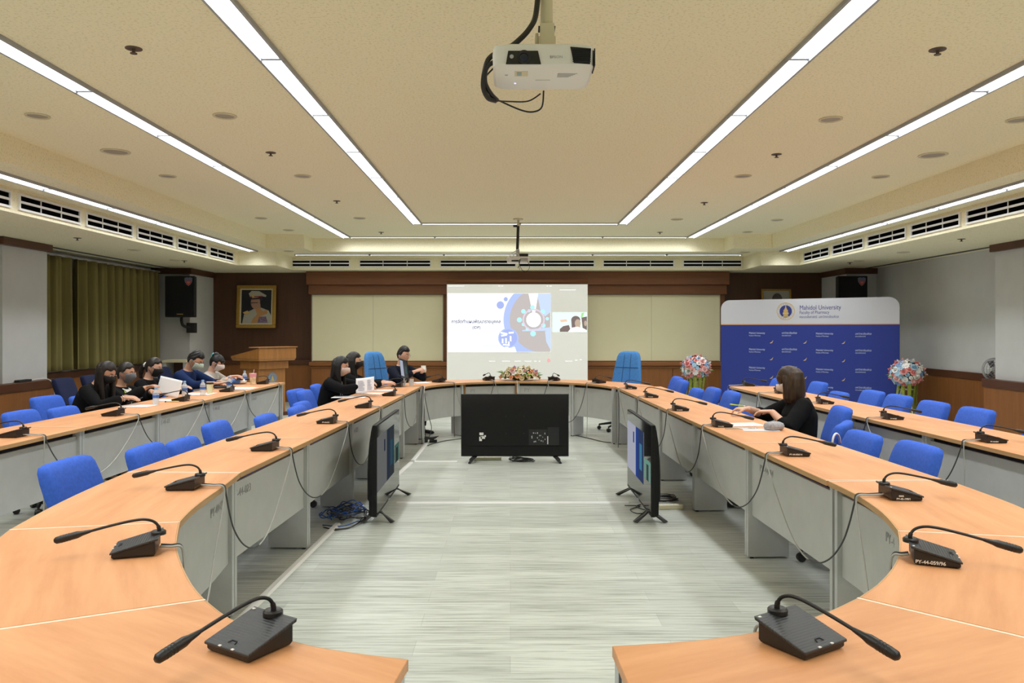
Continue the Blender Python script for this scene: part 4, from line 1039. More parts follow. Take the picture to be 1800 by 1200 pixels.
dup(ex, (1.60, 11.62, 0), math.atan2(-0.80, -0.62)-PI/2, 'tall light blue executive chair standing empty at the right of the far arc')
# ================================================================ televisions standing on the floor
def tv_feet(t, w):
    for sx_ in (-1, 1):
        q = MB(); x = sx_*w*0.36
        for sy_ in (-1, 1):
            q.loft([[(x-.028, -.010+sy_*.004, .080), (x+.028, -.010+sy_*.004, .080), (x+.028, .018+sy_*.012, .080), (x-.028, .018+sy_*.012, .080)],
                    [(x-.014+sx_*.07, sy_*.104, .0), (x+.014+sx_*.07, sy_*.104, .0), (x+.014+sx_*.07, sy_*.134, .012), (x-.014+sx_*.07, sy_*.134, .012)]])
        obj('foot', q, M['black'], t)
def make_tv(label, loc, rz, emis, group=None):
    t = thing('television', label, 'television', loc, rz, 'televisions on the floor')
    W, Hh, z0 = 1.215, 0.70, 0.066
    q = MB(); q.b2(-W/2, W/2, -0.012, 0.012, z0, z0+Hh); obj('bezel', q, M['tv_black'], t, bevel=0.003)
    # back shell: thin at the top, deep towards the bottom
    q = MB(); n = 12
    prof = [(0.012, z0+Hh), (0.026, z0+Hh-.004), (0.040, z0+Hh*.93), (0.056, z0+Hh*.80), (0.068, z0+Hh*.62), (0.072, z0+Hh*.45), (0.072, z0+Hh*.185), (0.060, z0+Hh*.165), (0.058, z0+.012), (0.040, z0+.002), (0.012, z0+.001)]
    m_ = 0.012
    rings = []
    for x, k in ((-W/2+.002, .30), (-W/2+.010, .72), (-W/2+.05, .92), (-W/2+.16, 1.0), (W/2-.16, 1.0), (W/2-.05, .92), (W/2-.010, .72), (W/2-.002, .30)):
        rings.append([(x, .012+(y-.012)*k, z) for y, z in prof])
    q.loft(rings); obj('back_shell', q, M['tv_black'], t, True, auto=25)
    q = MB(); q.b2(-W/2+.012, W/2-.012, -0.0135, -0.012, z0+.022, z0+Hh-.010); sc = obj('screen', q, M['tv_screen'], t)
    def R(x0, x1, v0, v1, d, m, nm):
        a, b = -W/2+.012, W/2-.012; zz0, zz1 = z0+.022, z0+Hh-.010
        q = MB(); q.b2(a+(b-a)*x0, a+(b-a)*x1, -0.0137-d, -0.0135, zz1-(zz1-zz0)*v1, zz1-(zz1-zz0)*v0); return obj(nm, q, m, sc)
    if emis:
        R(.0, .74, .13, .76, 0, emis['page'], 'slide_page'); R(.40, .52, .13, .76, .0003, emis['blue'], 'slide_arc'); R(.52, .735, .13, .76, .0003, emis['photo'], 'slide_photo')
        R(.56, .66, .30, .62, .0006, emis['cyan'], 'slide_glow'); R(.28, .33, .22, .36, .0006, emis['blue'], 'slide_dot'); R(.76, .99, .42, .66, 0, emis['tile'], 'video_tile'); R(.84, .92, .47, .66, .0004, emis['hair'], 'video_tile_person')
    q = MB(); q.b2(-.03, .03, -.014, -.0121, z0+.006, z0+.014); obj('lettering_plate', q, M['grey_plastic'], t)
    q = MB(); q.b2(-W/2+.001, W/2-.001, -.0125, .0125, z0-.002, z0+.0005); obj('bottom_strip', q, M['grey_plastic'], t)
    tv_feet(t, W)
    return t
M['tv_screen'] = mat('dark_screen_glass', (0.006, 0.006, 0.008), 0.06)
def emset(nm, k, g=0.0): return dict(page=emat(nm+'_page', (.72-.1*g, .74-.1*g, .88-.26*g), k), blue=emat(nm+'_blue', (.04+.08*g, .10+.06*g, .45-.2*g), k), photo=emat(nm+'_photo', (.06+.1*g, .09+.1*g, .20+.02*g), k), cyan=emat(nm+'_cyan', (.10, .35, .55), k), tile=emat(nm+'_tile', (.25, .55, .45), k), hair=emat(nm+'_hair', (.10, .10, .10), k))
make_tv('flat television on the floor left of the gap, screen turned to the right', (-1.03, 6.58, 0), PI/2, emset('left_tv', .13, 1.0))
make_tv('flat television on the floor at the right, its screen showing a blue slide', (1.085, 6.58, 0), -PI/2, emset('right_tv', .34))
tvc = make_tv('flat television standing in the middle of the floor, black back to the camera', (0.052, 8.86, 0), PI, None)
# back panel fittings of the middle one (local +y is the back)
q = MB()
for x in (-.10, .10):
    for z in (.33, .52): q.lathe([(0.001, 0), (.008, 0), (.008, .004), (.001, .004)], 10, Matrix.Translation((x, .071, z)) @ Matrix.Rotation(-PI/2, 4, 'X'))
obj('mounting_hole', q, M['rail'], tvc)
q = MB()
for x, z, w_, h_ in [(.375, .325, .045, .03), (.36, .285, .05, .03), (.385, .27, .03, .05), (.335, .30, .02, .02)]: q.b2(x-w_/2, x+w_/2, .0722, .0732, z-h_/2, z+h_/2)
obj('white_label', q, M['white'], tvc)
q = MB(); q.b2(-.36, -.155, .0722, .0727, .20, .375); q.b2(-.495, -.365, .0722, .0727, .20, .40); pr = obj('port_recess', q, M['rail'], tvc)
q = MB(); rnd = random.Random(3)
for i in range(16):
    x = -.345+.02*(i % 8)+rnd.uniform(0, .012); z = .23+.05*(i//8)+rnd.uniform(0, .05); q.b2(x, x+rnd.uniform(.006, .014), .0727, .0745, z, z+rnd.uniform(.006, .02))
obj('port', q, M['grey_plastic'], pr)
q = MB(); q.b2(-.372, -.362, .0727, .076, .21, .30); obj('plug', q, M['white'], pr)

# power strips, coils, covers and cables on the floor
def power_strip(p, rz, label, L=.30, n=4):
    t = thing('power_strip', label, 'power strip', p, rz, 'cream power strips')
    q = MB(); q.b2(-L/2, L/2, -.028, .028, .001, .036); obj('body', q, M['cream'], t, bevel=.005)
    for k in range(n):
        x = -L/2+.05+k*(L-.10)/(n-1); s = MB(); s.lathe([(.001, .0362), (.018, .0362), (.018, .038), (.001, .038)], 14, Matrix.Translation((x, 0, 0))); so = obj('socket', s, M['white'], t, True, auto=30)
        s = MB(); s.b2(x-.007, x-.004, -.005, .005, .038, .0386); s.b2(x+.004, x+.007, -.005, .005, .038, .0386); obj('socket_slots', s, M['rail'], so)
    q = MB(); q.b2(-L/2+.006, -L/2+.022, -.008, .008, .036, .041); obj('switch', q, mat('red_switch_%d' % int(p[1]*100), (.5, .05, .03), .4), t)
    return t
p = onz(857, 811.5, 0.0); power_strip((p.x, p.y+.12, 0), .05, 'cream power strip lying under the middle television', .31)
p = onz(1173, 894, 0.0); power_strip((p.x, p.y, 0), .08, 'cream power strip lying behind the right television', .26)
def coil(name, p, label, cat, m, R0=.10, loops=6, seed=0, r=.0042, flat=1.0, tail=()):
    rnd = random.Random(seed); pts = []
    for k in range(loops*14):
        a = 2*PI*k/14; rr = R0*(1+.18*math.sin(k*.37+seed)); pts.append((rr*math.cos(a)+.012*rnd.uniform(-1, 1), flat*rr*math.sin(a)+.012*rnd.uniform(-1, 1), r+.0015+.05*(k/(loops*14))*abs(math.sin(k*.21+seed))+.004*rnd.random()))
    pts += list(tail)
    q = MB(); q.tube(smoothpath(pts, 2), r, 6)
    o = obj(name, q, M[m], None, True); o.location = (p[0], p[1], 0); return tag(o, label, cat)
p = onz(918, 812, 0.0); coil('coiled_cable', (p.x, p.y+.04), 'black power cord coiled on the floor below the middle television', 'cable', 'black', .13, 5, 1, flat=.45)
p = onz(1170, 883, 0.0); coil('coiled_cable', (p.x, p.y+.06), 'black power cord coiled behind the right television', 'cable', 'black', .10, 6, 2, flat=.7)
def wire(name, pts, label, cat, m, r=.004):
    c0_ = Vector((pts[0][0], pts[0][1], 0)); q = MB(); q.tube([Vector(p)-c0_ for p in smoothpath(pts, 6)], r, 6)
    o = obj(name, q, M[m], None, True); o.location = c0_; return tag(o, label, cat)
def fz(x, y, z=.006): v = onz(x, y, z); return (v.x, v.y, z)
wire('floor_cable', [fz(1098, 888), fz(1125, 889), fz(1108, 895), fz(1120, 902), fz(1142, 899), fz(1118, 890), fz(1135, 884)], 'thin black cable looping on the floor under the right television', 'cable', 'black')
wire('floor_cable', [fz(752, 783), fz(762, 779), fz(785, 774), fz(812, 770.5)], 'black cable running over the floor from the left table corner behind the middle television', 'cable', 'cable_dark', .006)
wire('floor_cable', [fz(1008, 764), fz(1035, 770), fz(1060, 776), fz(1078, 777.5), fz(1090, 776)], 'black cable on the floor at the right end of the far arc', 'cable', 'cable_dark', .006)
# tangle of blue, black and white leads behind the left television
tg = thing('cable_tangle', 'tangle of blue, black and white leads on the floor behind the left television', 'cables', (-1.29, 6.22, 0))
rnd = random.Random(11)
for k in range(13):
    m_ = ['cable_blue', 'black', 'cable_blue', 'cable_white', 'black', 'cable_blue', 'black', 'cable_blue', 'black', 'black', 'cable_blue', 'cable_blue', 'black'][k]
    a0 = rnd.uniform(0, 6.28); cx_, cy_ = rnd.uniform(-.10, .08), rnd.uniform(-.16, .16); R_0 = rnd.uniform(.07, .13); pts = []
    for j in range(16):
        a = a0+j*.55; pts.append((cx_+R_0*math.cos(a)*(1+.2*math.sin(j+k)), cy_+1.2*R_0*math.sin(a)*(1+.2*math.cos(j*1.3+k)), .006+.006*k*.8+.05*abs(math.sin(j*.7+k))*rnd.uniform(.3, 1)))
    q = MB(); q.tube(smoothpath(pts, 4), .0042, 6); obj('lead', q, M[m_], tg, True)
for k, pts in enumerate([[(-.12, -.30, .006), (-.02, -.36, .006), (.10, -.30, .01), (.14, -.1, .03)], [(-.14, -.24, .006), (.02, -.28, .008), (.12, -.16, .02)], [(-.05, -.40, .006), (.08, -.33, .008), (.15, -.12, .02), (.17, .05, .03)]]):
    q = MB(); q.tube(smoothpath(pts, 6), .0042, 6); obj('lead', q, M['black' if k != 1 else 'cable_blue'], tg, True)
# white cable covers taped to the floor
def cover(a, b, wd_, label, h=.010):
    A_, B_ = Vector(a), Vector(b); d = (B_-A_); L = d.length; rz = math.atan2(d.y, d.x)
    q = MB(); w2 = wd_/2
    q.loft([[(x, -w2, .0006), (x, -w2*.55, h), (x, w2*.55, h), (x, w2, .0006)] for x in (0, L)])
    o = obj('cable_cover', q, M['tape'], None); o.location = (A_.x, A_.y, 0); o.rotation_euler = (0, 0, rz); return tag(o, label, 'cable cover', 'white floor cable covers')
cover((-1.405, 3.75), (-1.325, 6.02), .055, 'white cable cover along the floor edge at the lower left, leading to the cable tangle', .014)
cover((-1.215, 7.35), (-1.115, 8.80), .055, 'white cable cover on the floor just beyond the left television')
cover((-1.11, 8.92), (-1.10, 10.7), .055, 'white cable cover on the floor at the far left toward the table corner')
cover((-.98, 6.76), (1.02, 6.77), .05, 'white cable cover crossing the floor between the two side televisions')
cover((-1.08, 8.87), (-.60, 8.87), .05, 'white cable cover crossing to the left end of the middle television')

# leads and black boxes at the far left table corner
bx = thing('floor_cable_box', 'black cable and adapter heap on the floor at the far left table corner', 'cables', (-1.19, 10.35, 0))
q = MB(); q.b2(-.10, .10, -.05, .05, .001, .04); obj('power_strip', q, M['rail'], bx, bevel=.006)
q = MB(); q.b2(.12, .22, .0, .06, .001, .035); obj('adapter', q, M['rail'], bx, bevel=.006)
q = MB(); q.b2(-.20, -.14, -.10, -.05, .001, .045); obj('white_plug', q, M['white'], bx, bevel=.006)
for k in range(4):
    pts = []
    for j in range(14): a = j*.6+k; pts.append((.02+.16*math.cos(a)+.02*k, -.03+.09*math.sin(a*1.1), .05+.008*k+.012*math.sin(j+k)))
    q = MB(); q.tube(smoothpath(pts, 3), .005, 6); obj('lead', q, M['black'], bx, True)
cn = [(-1.105, 10.02), (-1.085, 10.06), (-1.07, 10.03), (-1.06, 10.08)]
for k, (lab, m_, pts) in enumerate([
    ('black lead hanging from the tablet table to the floor heap, leftmost', 'black', [(738, 671, .756), (742, 684, .73), (744, 715, .5), (745, 745, .25), (747, 778, .02)]),
    ('white lead hanging from the tablet table to the floor heap', 'cable_white', [(740, 672, .756), (744, 690, .70), (743, 720, .48), (741, 742, .28), (742, 770, .03)]),
    ('black lead bowing out to the right below the tablet table', 'cable_dark', [(738, 672, .757), (746, 700, .65), (752, 730, .42), (757, 752, .24), (752, 770, .05)])]):
    P = []
    for x, y, z in pts: v = at(x, y, 9.93-.01*k); P.append((v.x+.01, v.y, v.z))
    P[0] = (P[0][0], 10.10+.02*k, TZ+.012); P.insert(1, (P[0][0]+.03, 9.985-.01*k, TZ+.012))
    wire('hanging_lead', P, lab, 'cable', m_, .0045)
# ================================================================ projectors
t = thing('ceiling_projector', 'large white projector hanging upside down near the camera', 'projector', (0.098, 2.42, ZC1))
PZ = 2.272-ZC1
q = MB(); q.sloft([(0, 0, PZ, .142, .108), (0, 0, PZ+.006, .150, .117), (0, 0, PZ+.045, .1515, .119), (0, 0, PZ+.062, .149, .117), (0, 0, PZ+.068, .138, .106)], 40, 9); bd_ = obj('body', q, M['proj_white'] if 'proj_white' in M else M['white'], t, True, auto=30)
fy = -.119
q = MB(); q.prism([(-.111, PZ+.004), (-.008, PZ+.004), (-.017, PZ+.043), (-.104, PZ+.043)], 0.0, .0035, Matrix.Translation((0, fy+.0015, 0)) @ RX); lp = obj('lens_panel', q, M['black_gloss'], bd_)
q = MB(); q.ringlathe([(.013, 0), (.020, 0), (.020, .005), (.013, .002)], 24, Matrix.Translation((-.058, fy-.0015, PZ+.024)) @ RX); obj('lens_ring', q, M['rail'], lp, True, auto=40)
q = MB(); q.ell((-.058, fy-.0015, PZ+.024), (.013, .003, .013), 18, 8); obj('lens', q, mat('lens_glass', (.01, .012, .03), .05), lp, True)
q = MB(); q.lathe([(.001, 0), (.006, 0), (.006, .001), (.001, .001)], 16, Matrix.Translation((-.094, fy-.0021, PZ+.026)) @ RX); obj('receiver_window', q, M['grey_plastic'], lp)
q = MB()
q.prism([(.088, PZ+.008), (.136, PZ+.004), (.139, PZ+.050), (.078, PZ+.055)], 0, .003, Matrix.Translation((0, fy+.001, 0)) @ RX)
vg = obj('vent_grille', q, M['black_matte'], bd_)
q = MB(); q.prism([(-.11, PZ+.004), (-.04, PZ+.002), (-.04, PZ+.050), (-.11, PZ+.054)], 0, .003, Matrix.Translation((.1492, 0, 0)) @ Matrix.Rotation(PI/2, 4, 'Z') @ RX); obj('vent_grille', q, M['black_matte'], bd_)
q = MB()
for k in range(7): z = PZ+.010+.0062*k; q.b2(.084, .138, fy-.0045, fy-.002, z, z+.0014)
obj('vent_slats', q, M['rail'], vg)
text('lettering', 'EPSON', .011, M['grey_plastic'], bd_, Matrix.Translation((.018, fy-.0004, PZ+.022)) @ RX, 'LEFT', .0003, fit=.036)
RD = Matrix.Rotation(PI, 4, 'X')
q = MB(); q.b2(-.085, -.045, -.070, -.025, PZ-.0012, PZ+.001); obj('foot_recess', q, M['beige'], bd_)
q = MB(); q.b2(-.078, -.064, -.062, -.035, PZ-.003, PZ-.001); obj('foot_lever', q, mat('teal_grey_lever', (.30, .42, .42), .5), bd_)
q = MB(); q.ell((-.083, .046, PZ-.0005), (.0035, .0035, .0015), 10, 6); obj('indicator_light', q, emat('blue_indicator', (.45, .45, 1.0), 1.6), bd_)
q = MB()
for k in range(5): q.b2(.045, .105-.006*k, -.050+.008*k, -.048+.008*k+.002, PZ-.0008, PZ+.001)
q.b2(-.02, .025, .012, .015, PZ-.0008, PZ+.001)
obj('printed_notice', q, M['mark_soft'] if 'mark_soft' in M else M['grey_plastic'], bd_)
q = MB(); q.ringlathe([(.004, 0), (.0048, 0), (.0048, .001), (.004, .001)], 16, Matrix.Translation((-.110, -.035, PZ-.0002)) @ RD); obj('certification_mark', q, M['grey_plastic'], bd_)
# bracket and pole
q = MB(); q.b2(-.012, .040, -.04, .04, PZ+.078, PZ+.118); q.b2(-.008, .036, -.045, -.036, PZ+.07, PZ+.155); q.b2(-.022, -.012, -.03, .03, PZ+.07, PZ+.13)
mt_ = obj('mount_bracket', q, M['beige'], t, bevel=.003)
for a, b in (((-.0, .0), (-.11, -.06)), ((.02, .0), (.115, -.06)), ((.0, .02), (-.09, .09)), ((.02, .02), (.10, .09))):
    q = MB(); q.tube([(*a, PZ+.082), (b[0], b[1], PZ+.076), (b[0], b[1], PZ+.062)], [.010, .009, .007], 6, flat=.5); obj('mount_arm', q, M['beige'], mt_)
q = MB(); q.tube([(.014, 0, PZ+.11), (.014, 0, -.02)], .019, 14); q.lathe([(.06, -.02), (.06, -.001)], 20, Matrix.Translation((.014, 0, 0))); obj('pole', q, M['beige'], t, True, auto=40)
q = MB(); q.b2(-.012, .040, -.022, .022, PZ+.150, PZ+.154); obj('cable_tie', q, M['rail'], t)
q = MB(); q.tube(smoothpath([(-.012, -.018, 0.0), (-.012, -.022, PZ+.36), (-.018, -.030, PZ+.20), (-.040, -.05, PZ+.135), (-.085, -.06, PZ+.085), (-.115, -.02, PZ+.083)], 6), .0085, 10); obj('cable_bundle', q, M['black'], t, True)
for k, pts in enumerate([
    [(-.10, .05, PZ+.08), (-.135, .02, PZ+.085), (-.165, .0, PZ+.06), (-.178, .0, PZ+.02), (-.182, .02, PZ-.02), (-.168, .05, PZ-.045), (-.145, .08, PZ-.045)],
    [(-.105, .05, PZ+.08), (-.150, .0, PZ+.05), (-.172, .0, PZ+.03), (-.176, .02, PZ-.005), (-.160, .05, PZ-.03), (-.140, .09, PZ-.04)],
    [(-.15, .05, PZ+.05), (-.182, .02, PZ+.0), (-.176, .05, PZ-.03), (-.13, .12, PZ-.035), (-.06, .13, PZ-.062), (-.02, .13, PZ-.066), (.005, .128, PZ-.05), (.010, .122, PZ+.0)],
    [(-.145, .08, PZ-.045), (-.10, .12, PZ-.036), (-.04, .122, PZ-.034), (.0, .122, PZ-.01)]]):
    q = MB(); q.tube(smoothpath(pts, 6), [.008, .007, .0028, .0024][k], 8); obj('cable', q, M['black'], t, True)
# far projector
t = thing('ceiling_projector', 'small white projector hanging on a black pole before the screen', 'projector', (0.118, 11.75, ZC1))
q = MB(); q.lathe([(.075, -.001), (.075, -.018), (.03, -.024)], 18); obj('ceiling_plate', q, M['beige'], t, True, auto=40)
q = MB(); q.tube([(0, 0, -.02), (0, 0, -.13)], .018, 10); obj('upper_pole', q, M['beige'], t, True)
q = MB(); q.tube([(0, 0, -.11), (-.012, 0, -.46)], .021, 10); q.b2(-.075, .0, -.012, .012, -.125, -.095); obj('pole', q, M['rail'], t, True, auto=40)
z = -.62
q = MB(); q.sloft([(0, 0, z-.045, .150, .11), (0, 0, z-.04, .165, .12), (0, 0, z+.03, .172, .125), (0, 0, z+.045, .155, .115)], 32, 7); bd_ = obj('body', q, M['white'], t, True, auto=35)
q = MB(); q.b2(-.10, .0, -.128, -.120, z-.030, z-.008); obj('connector_panel', q, M['rail'], bd_)
q = MB(); q.b2(.03, .14, -.128, -.120, z-.025, z+.02); obj('vent_grille', q, M['grey_plastic'], bd_)
q = MB(); q.b2(.02, .15, -.06, .06, z+.046, z+.095); obj('mount_bracket', q, M['rail'], t, bevel=.004)
q = MB(); q.b2(-.03, .02, -.04, .04, z+.046, z+.16); obj('mount_bracket', q, M['grey_plastic'], t, bevel=.004)
for k, (m_, pts) in enumerate([('cable_white', [(.0, -.03, z+.16), (-.06, -.08, z+.12), (-.115, -.11, z+.07), (-.115, -.13, z+.02)]), ('cable_white', [(.02, -.09, z+.02), (-.0, -.12, z+.08), (-.05, -.13, z+.085), (-.09, -.13, z+.03)]),
    ('black', [(.03, -.13, z), (.02, -.14, z-.08), (.06, -.15, z-.16), (.12, -.15, z-.18), (.165, -.14, z-.12), (.14, -.13, z-.02)]), ('black', [(.0, -.13, z-.01), (.015, -.14, z-.08), (-.01, -.14, z-.13)]), ('black', [(.02, -.13, z), (.012, -.14, z-.10), (.02, -.14, z-.155)])]):
    q = MB(); q.tube(smoothpath(pts, 6), .006 if m_ == 'cable_white' else .0038, 7); obj('cable', q, M[m_], t, True)

# ================================================================ loudspeakers
def loudspeaker(x, z, label, bracket):
    t = thing('wall_loudspeaker', label, 'loudspeaker', (x, 14.78, z), 0, 'black wall loudspeakers')
    q = MB(); q.prism([(-.28, -.13), (.28, -.13), (.20, .16), (-.20, .16)], -.385, .385); obj('cabinet', q, M['black_matte'], t, bevel=.012)
    q = MB(); q.b2(-.262, .262, -.136, -.129, -.36, .365); obj('grille', q, mat('speaker_cloth', (.007, .007, .009), .9, bump=.3, bscale=400), t)
    q = MB(); s = .075
    pts = [(-s, .06), (-.03, .075), (0, .067), (.03, .075), (s, .06), (s*.92, -.005), (s*.55, -.055), (0, -.09), (-s*.55, -.055), (-s*.92, -.005)]
    q.prism(pts, 0, .003, Matrix.Translation((.165, -.137, .285)) @ RX); sh = obj('shield_sticker', q, mat('sticker_blue_grey', (.16, .19, .32), .5), t)
    q = MB(); q.prism([(a*.78, b*.78-.012) for a, b in [(-s, .03), (s, .03), (s*.92, -.005), (s*.55, -.055), (0, -.09), (-s*.55, -.055), (-s*.92, -.005)]], .003, .0045, Matrix.Translation((.165, -.137, .285)) @ RX); obj('shield_field', q, mat('sticker_red', (.50, .09, .08), .5), sh)
    q = MB(); q.prism([(a*.5, b*.5-.016) for a, b in [(-s, .01), (-.03, .03), (0, .015), (.03, .03), (s, .01), (0, -.07)]], .0045, .0055, Matrix.Translation((.165, -.137, .285)) @ RX); obj('shield_figure', q, mat('sticker_pale_red', (.62, .22, .18), .5), sh)
    if bracket:
        q = MB(); q.b2(-.055, .065, -.140, -.136, -.345, -.312); pl = obj('name_plate', q, M['rail'], t)
        text('lettering', 'YAMAHA', .030, M['gold_flat'], pl, Matrix.Translation((.005, -.1405, -.34)) @ RX, 'CENTER', .0004, .0005)
    q = MB(); q.tube(smoothpath([(-.03, .02, -.385), (-.03, .02, -.46), (-.01, .03, -.53), (.04, .06, -.565), (.10, .10, -.57)], 5), .026, 10); obj('bracket_arm', q, M['black_matte'], t, True)
    q = MB(); q.b2(.03, .19, .09, .205, -.68, -.49); obj('wall_plate', q, M['black_matte'], t, bevel=.006)
    return t
v = at(316, 521, 14.65); loudspeaker(v.x, v.z, 'black loudspeaker on the left corner pier with a red shield sticker', True)
v = at(1499, 521, 14.65); loudspeaker(v.x, v.z, 'black loudspeaker on the right corner pier, partly hidden by the banner', True)

# ================================================================ framed portraits (plain generic pictures)
def frame_rect(q, w, h, k, y0, y1):
    q.b2(-w, w, y0, y1, h-k, h); q.b2(-w, w, y0, y1, -h, -h+k); q.b2(-w, -w+k, y0, y1, -h+k, h-k); q.b2(w-k, w, y0, y1, -h+k, h-k)
def flat(pts, d, m, nm, par):
    q = MB(); q.prism(pts, d, d+.002, RX); return obj(nm, q, m, par)
def oval(cx, cz, rx, rz_, n=20): return [(cx+rx*math.cos(2*PI*k/n), cz+rz_*math.sin(2*PI*k/n)) for k in range(n)]
v = at(450.5, 539, 16.05)
t = thing('framed_portrait', 'gilt-framed portrait of an officer in a white peaked cap on the dark wall', 'picture', (v.x, 16.12, v.z), .04)
t.rotation_euler = (math.radians(-5), 0, .03); t.location.y = 16.075
q = MB(); frame_rect(q, .40, .44, .07, -.05, .0); obj('frame', q, M['gold'], t, bevel=.012)
q = MB(); frame_rect(q, .33, .37, .025, -.035, .0); obj('mat_border', q, mat('ivory_mat', (.62, .55, .36), .7), t)
q = MB(); q.b2(-.305, .305, -.02, -.01, -.345, .345); cv = obj('canvas', q, mat('portrait_ground', (.008, .010, .016), .7, var=.3, vscale=4), t)
W_, SK, DK = mat('portrait_white', (.42, .41, .35), .6), mat('portrait_skin', (.40, .23, .17), .6), mat('portrait_dark', (.03, .02, .025), .6)
flat([(-.28, -.345), (-.24, -.13), (-.12, -.08), (0, -.02), (.10, -.02), (.25, -.08), (.30, -.18), (.30, -.345)], .0205, W_, 'painted_uniform', cv)
flat(oval(-.02, .09, .095, .14), .023, SK, 'painted_face', cv); flat([(.0, -.04), (.09, -.05), (.08, .06), (.0, .06)], .0222, SK, 'painted_neck', cv)
flat([(-.135, .165), (.11, .20), (.13, .145), (.08, .10), (.07, .155), (-.10, .145)], .0255, DK, 'painted_cap_visor', cv)
flat([(-.13, .19), (-.16, .27), (-.10, .325), (.05, .32), (.20, .235), (.19, .20), (.10, .215), (-.02, .185)], .0258, W_, 'painted_cap', cv)
flat([(-.13, .185), (.12, .205), (.12, .225), (-.13, .21)], .0282, mat('portrait_red', (.28, .05, .05), .6), 'painted_cap_band', cv)
flat(oval(-.07, .225, .03, .035), .0284, M['gold_flat'], 'painted_cap_badge', cv)
flat([(-.11, .085), (.03, .09), (.03, .075), (-.11, .07)], .0256, DK, 'painted_glasses', cv)
flat([(-.02, -.05), (.06, -.02), (.14, -.10), (.21, -.06), (.23, -.14), (.10, -.19), (.02, -.33), (-.10, -.34), (-.06, -.24), (.02, -.16)], .0230, mat('portrait_orange', (.50, .26, .10), .6), 'painted_sash', cv)
flat([(.06, -.21), (.20, -.20), (.24, -.33), (.03, -.33)], .0245, mat('portrait_ribbons', (.18, .12, .20), .6, var=.8, vscale=40), 'painted_ribbons', cv)
flat([(-.27, -.12), (-.18, -.08), (-.12, -.13), (-.22, -.17)], .0245, M['gold_flat'], 'painted_epaulette', cv)
v = at(1365, 540, 16.05)
t = thing('framed_picture', 'gilt-framed picture with a pale mat half hidden above the banner', 'picture', (v.x, 16.075, v.z)); t.rotation_euler = (math.radians(-5), 0, 0)
q = MB(); frame_rect(q, .305, .375, .035, -.05, .0); obj('frame', q, M['gold'], t, bevel=.008)
q = MB(); q.b2(-.27, .27, -.02, -.008, -.34, .34); cv = obj('canvas', q, mat('pale_mat', (.42, .41, .36), .7), t)
flat(oval(.02, .16, .105, .13), .0205, mat('picture_dark', (.10, .08, .08), .6, var=.5, vscale=12), 'painted_figure', cv); flat([(-.14, -.30), (-.12, .0), (.0, .06), (.12, .03), (.17, -.30)], .0203, DK, 'painted_body', cv)

# ================================================================ lectern
v = at(454, 611, 13.35)
dx_, dy_ = 0.80, -0.60
t = thing('lectern', 'stepped light wood lectern with a round blue emblem, at the far left', 'lectern', (-4.27, 13.62, 0), math.atan2(dy_, dx_)+PI/2)
# local: -y is the front facing the room, x runs along the front
q = MB(); q.b2(-.27, .27, -.22, .20, .02, .92); obj('body', q, M['lectern'], t, bevel=.004)
q = MB(); q.b2(-.31, .31, -.27, .25, .0, .06); obj('plinth', q, M['trim_wood'], t, bevel=.004)
q = MB(); q.prism([(-.30, -.27), (.30, -.27), (.30, .27), (-.30, .27)], .82, .945); obj('shelf_band', q, M['lectern'], t, bevel=.004)
q = MB()
q.loft([[(-.36, -.36, .955), (.36, -.36, .955), (.36, .40, .955), (-.36, .40, .955)], [(-.38, -.38, 1.0), (.38, -.38, 1.0), (.38, .42, 1.0), (-.38, .42, 1.0)], [(-.38, -.38, 1.175), (.38, -.38, 1.175), (.38, .42, 1.03), (-.38, .42, 1.03)]])
obj('desk_box', q, M['lectern'], t, bevel=.004)
q = MB(); q.b2(-.40, .40, -.40, -.12, 1.18, 1.195); obj('top_ledge', q, M['lectern'], t, bevel=.004)
q = MB(); q.lathe([(.001, 0), (.094, 0), (.094, .008), (.001, .008)], 32, Matrix.Translation((.0, -.221, .66)) @ RX); em = obj('emblem_plate', q, mat('emblem_blue_grey', (.17, .24, .36), .5), t)
q = MB(); q.ringlathe([(.064, 0), (.069, 0), (.069, .010), (.064, .010)], 32, Matrix.Translation((.0, -.221, .66)) @ RX); q.prism([(-.03, -.05), (.03, -.05), (.018, .0), (.0, .05), (-.018, .0)], .008, .010, Matrix.Translation((.0, -.221, .66)) @ RX); obj('emblem_ring', q, M['gold_flat'], em)
# small white-topped cabinet by the left corner
t = thing('side_cabinet', 'white-topped side cabinet by the far left corner pier behind the man in navy', 'cabinet', (-6.00, 14.2, 0))
q = MB(); q.b2(-.22, .22, -.2, .2, .90, .945); obj('top', q, M['board'], t, bevel=.004)
q = MB(); q.b2(-.19, -.15, -.18, .18, .0, .90); obj('leg', q, M['panel'], t)
q = MB(); q.b2(.15, .19, -.18, .18, .0, .90); obj('leg', q, M['panel'], t)
q = MB(); q.b2(-.15, .15, .14, .16, .3, .90); obj('back_panel', q, M['dark_wood'], t)
# black box with its white cord on the left pier base
v = at(50, 664, 10.2)
t = thing('flat_network_box', 'flat black box with a white cord on the left pier base', 'box', (-6.345, 10.22, .8105))
q = MB(); q.b2(-.035, .035, -.13, .13, .001, .03); obj('body', q, M['rail'], t, bevel=.004)
q = MB(); q.tube(smoothpath([(.02, .13, .015), (.03, .25, .02), (.062, .42, .012), (.09, .50, -.06), (.095, .56, -.30), (.095, .58, -.60), (.09, .56, -.80)], 6), .007, 7); obj('cord', q, M['cable_white'], t, True)
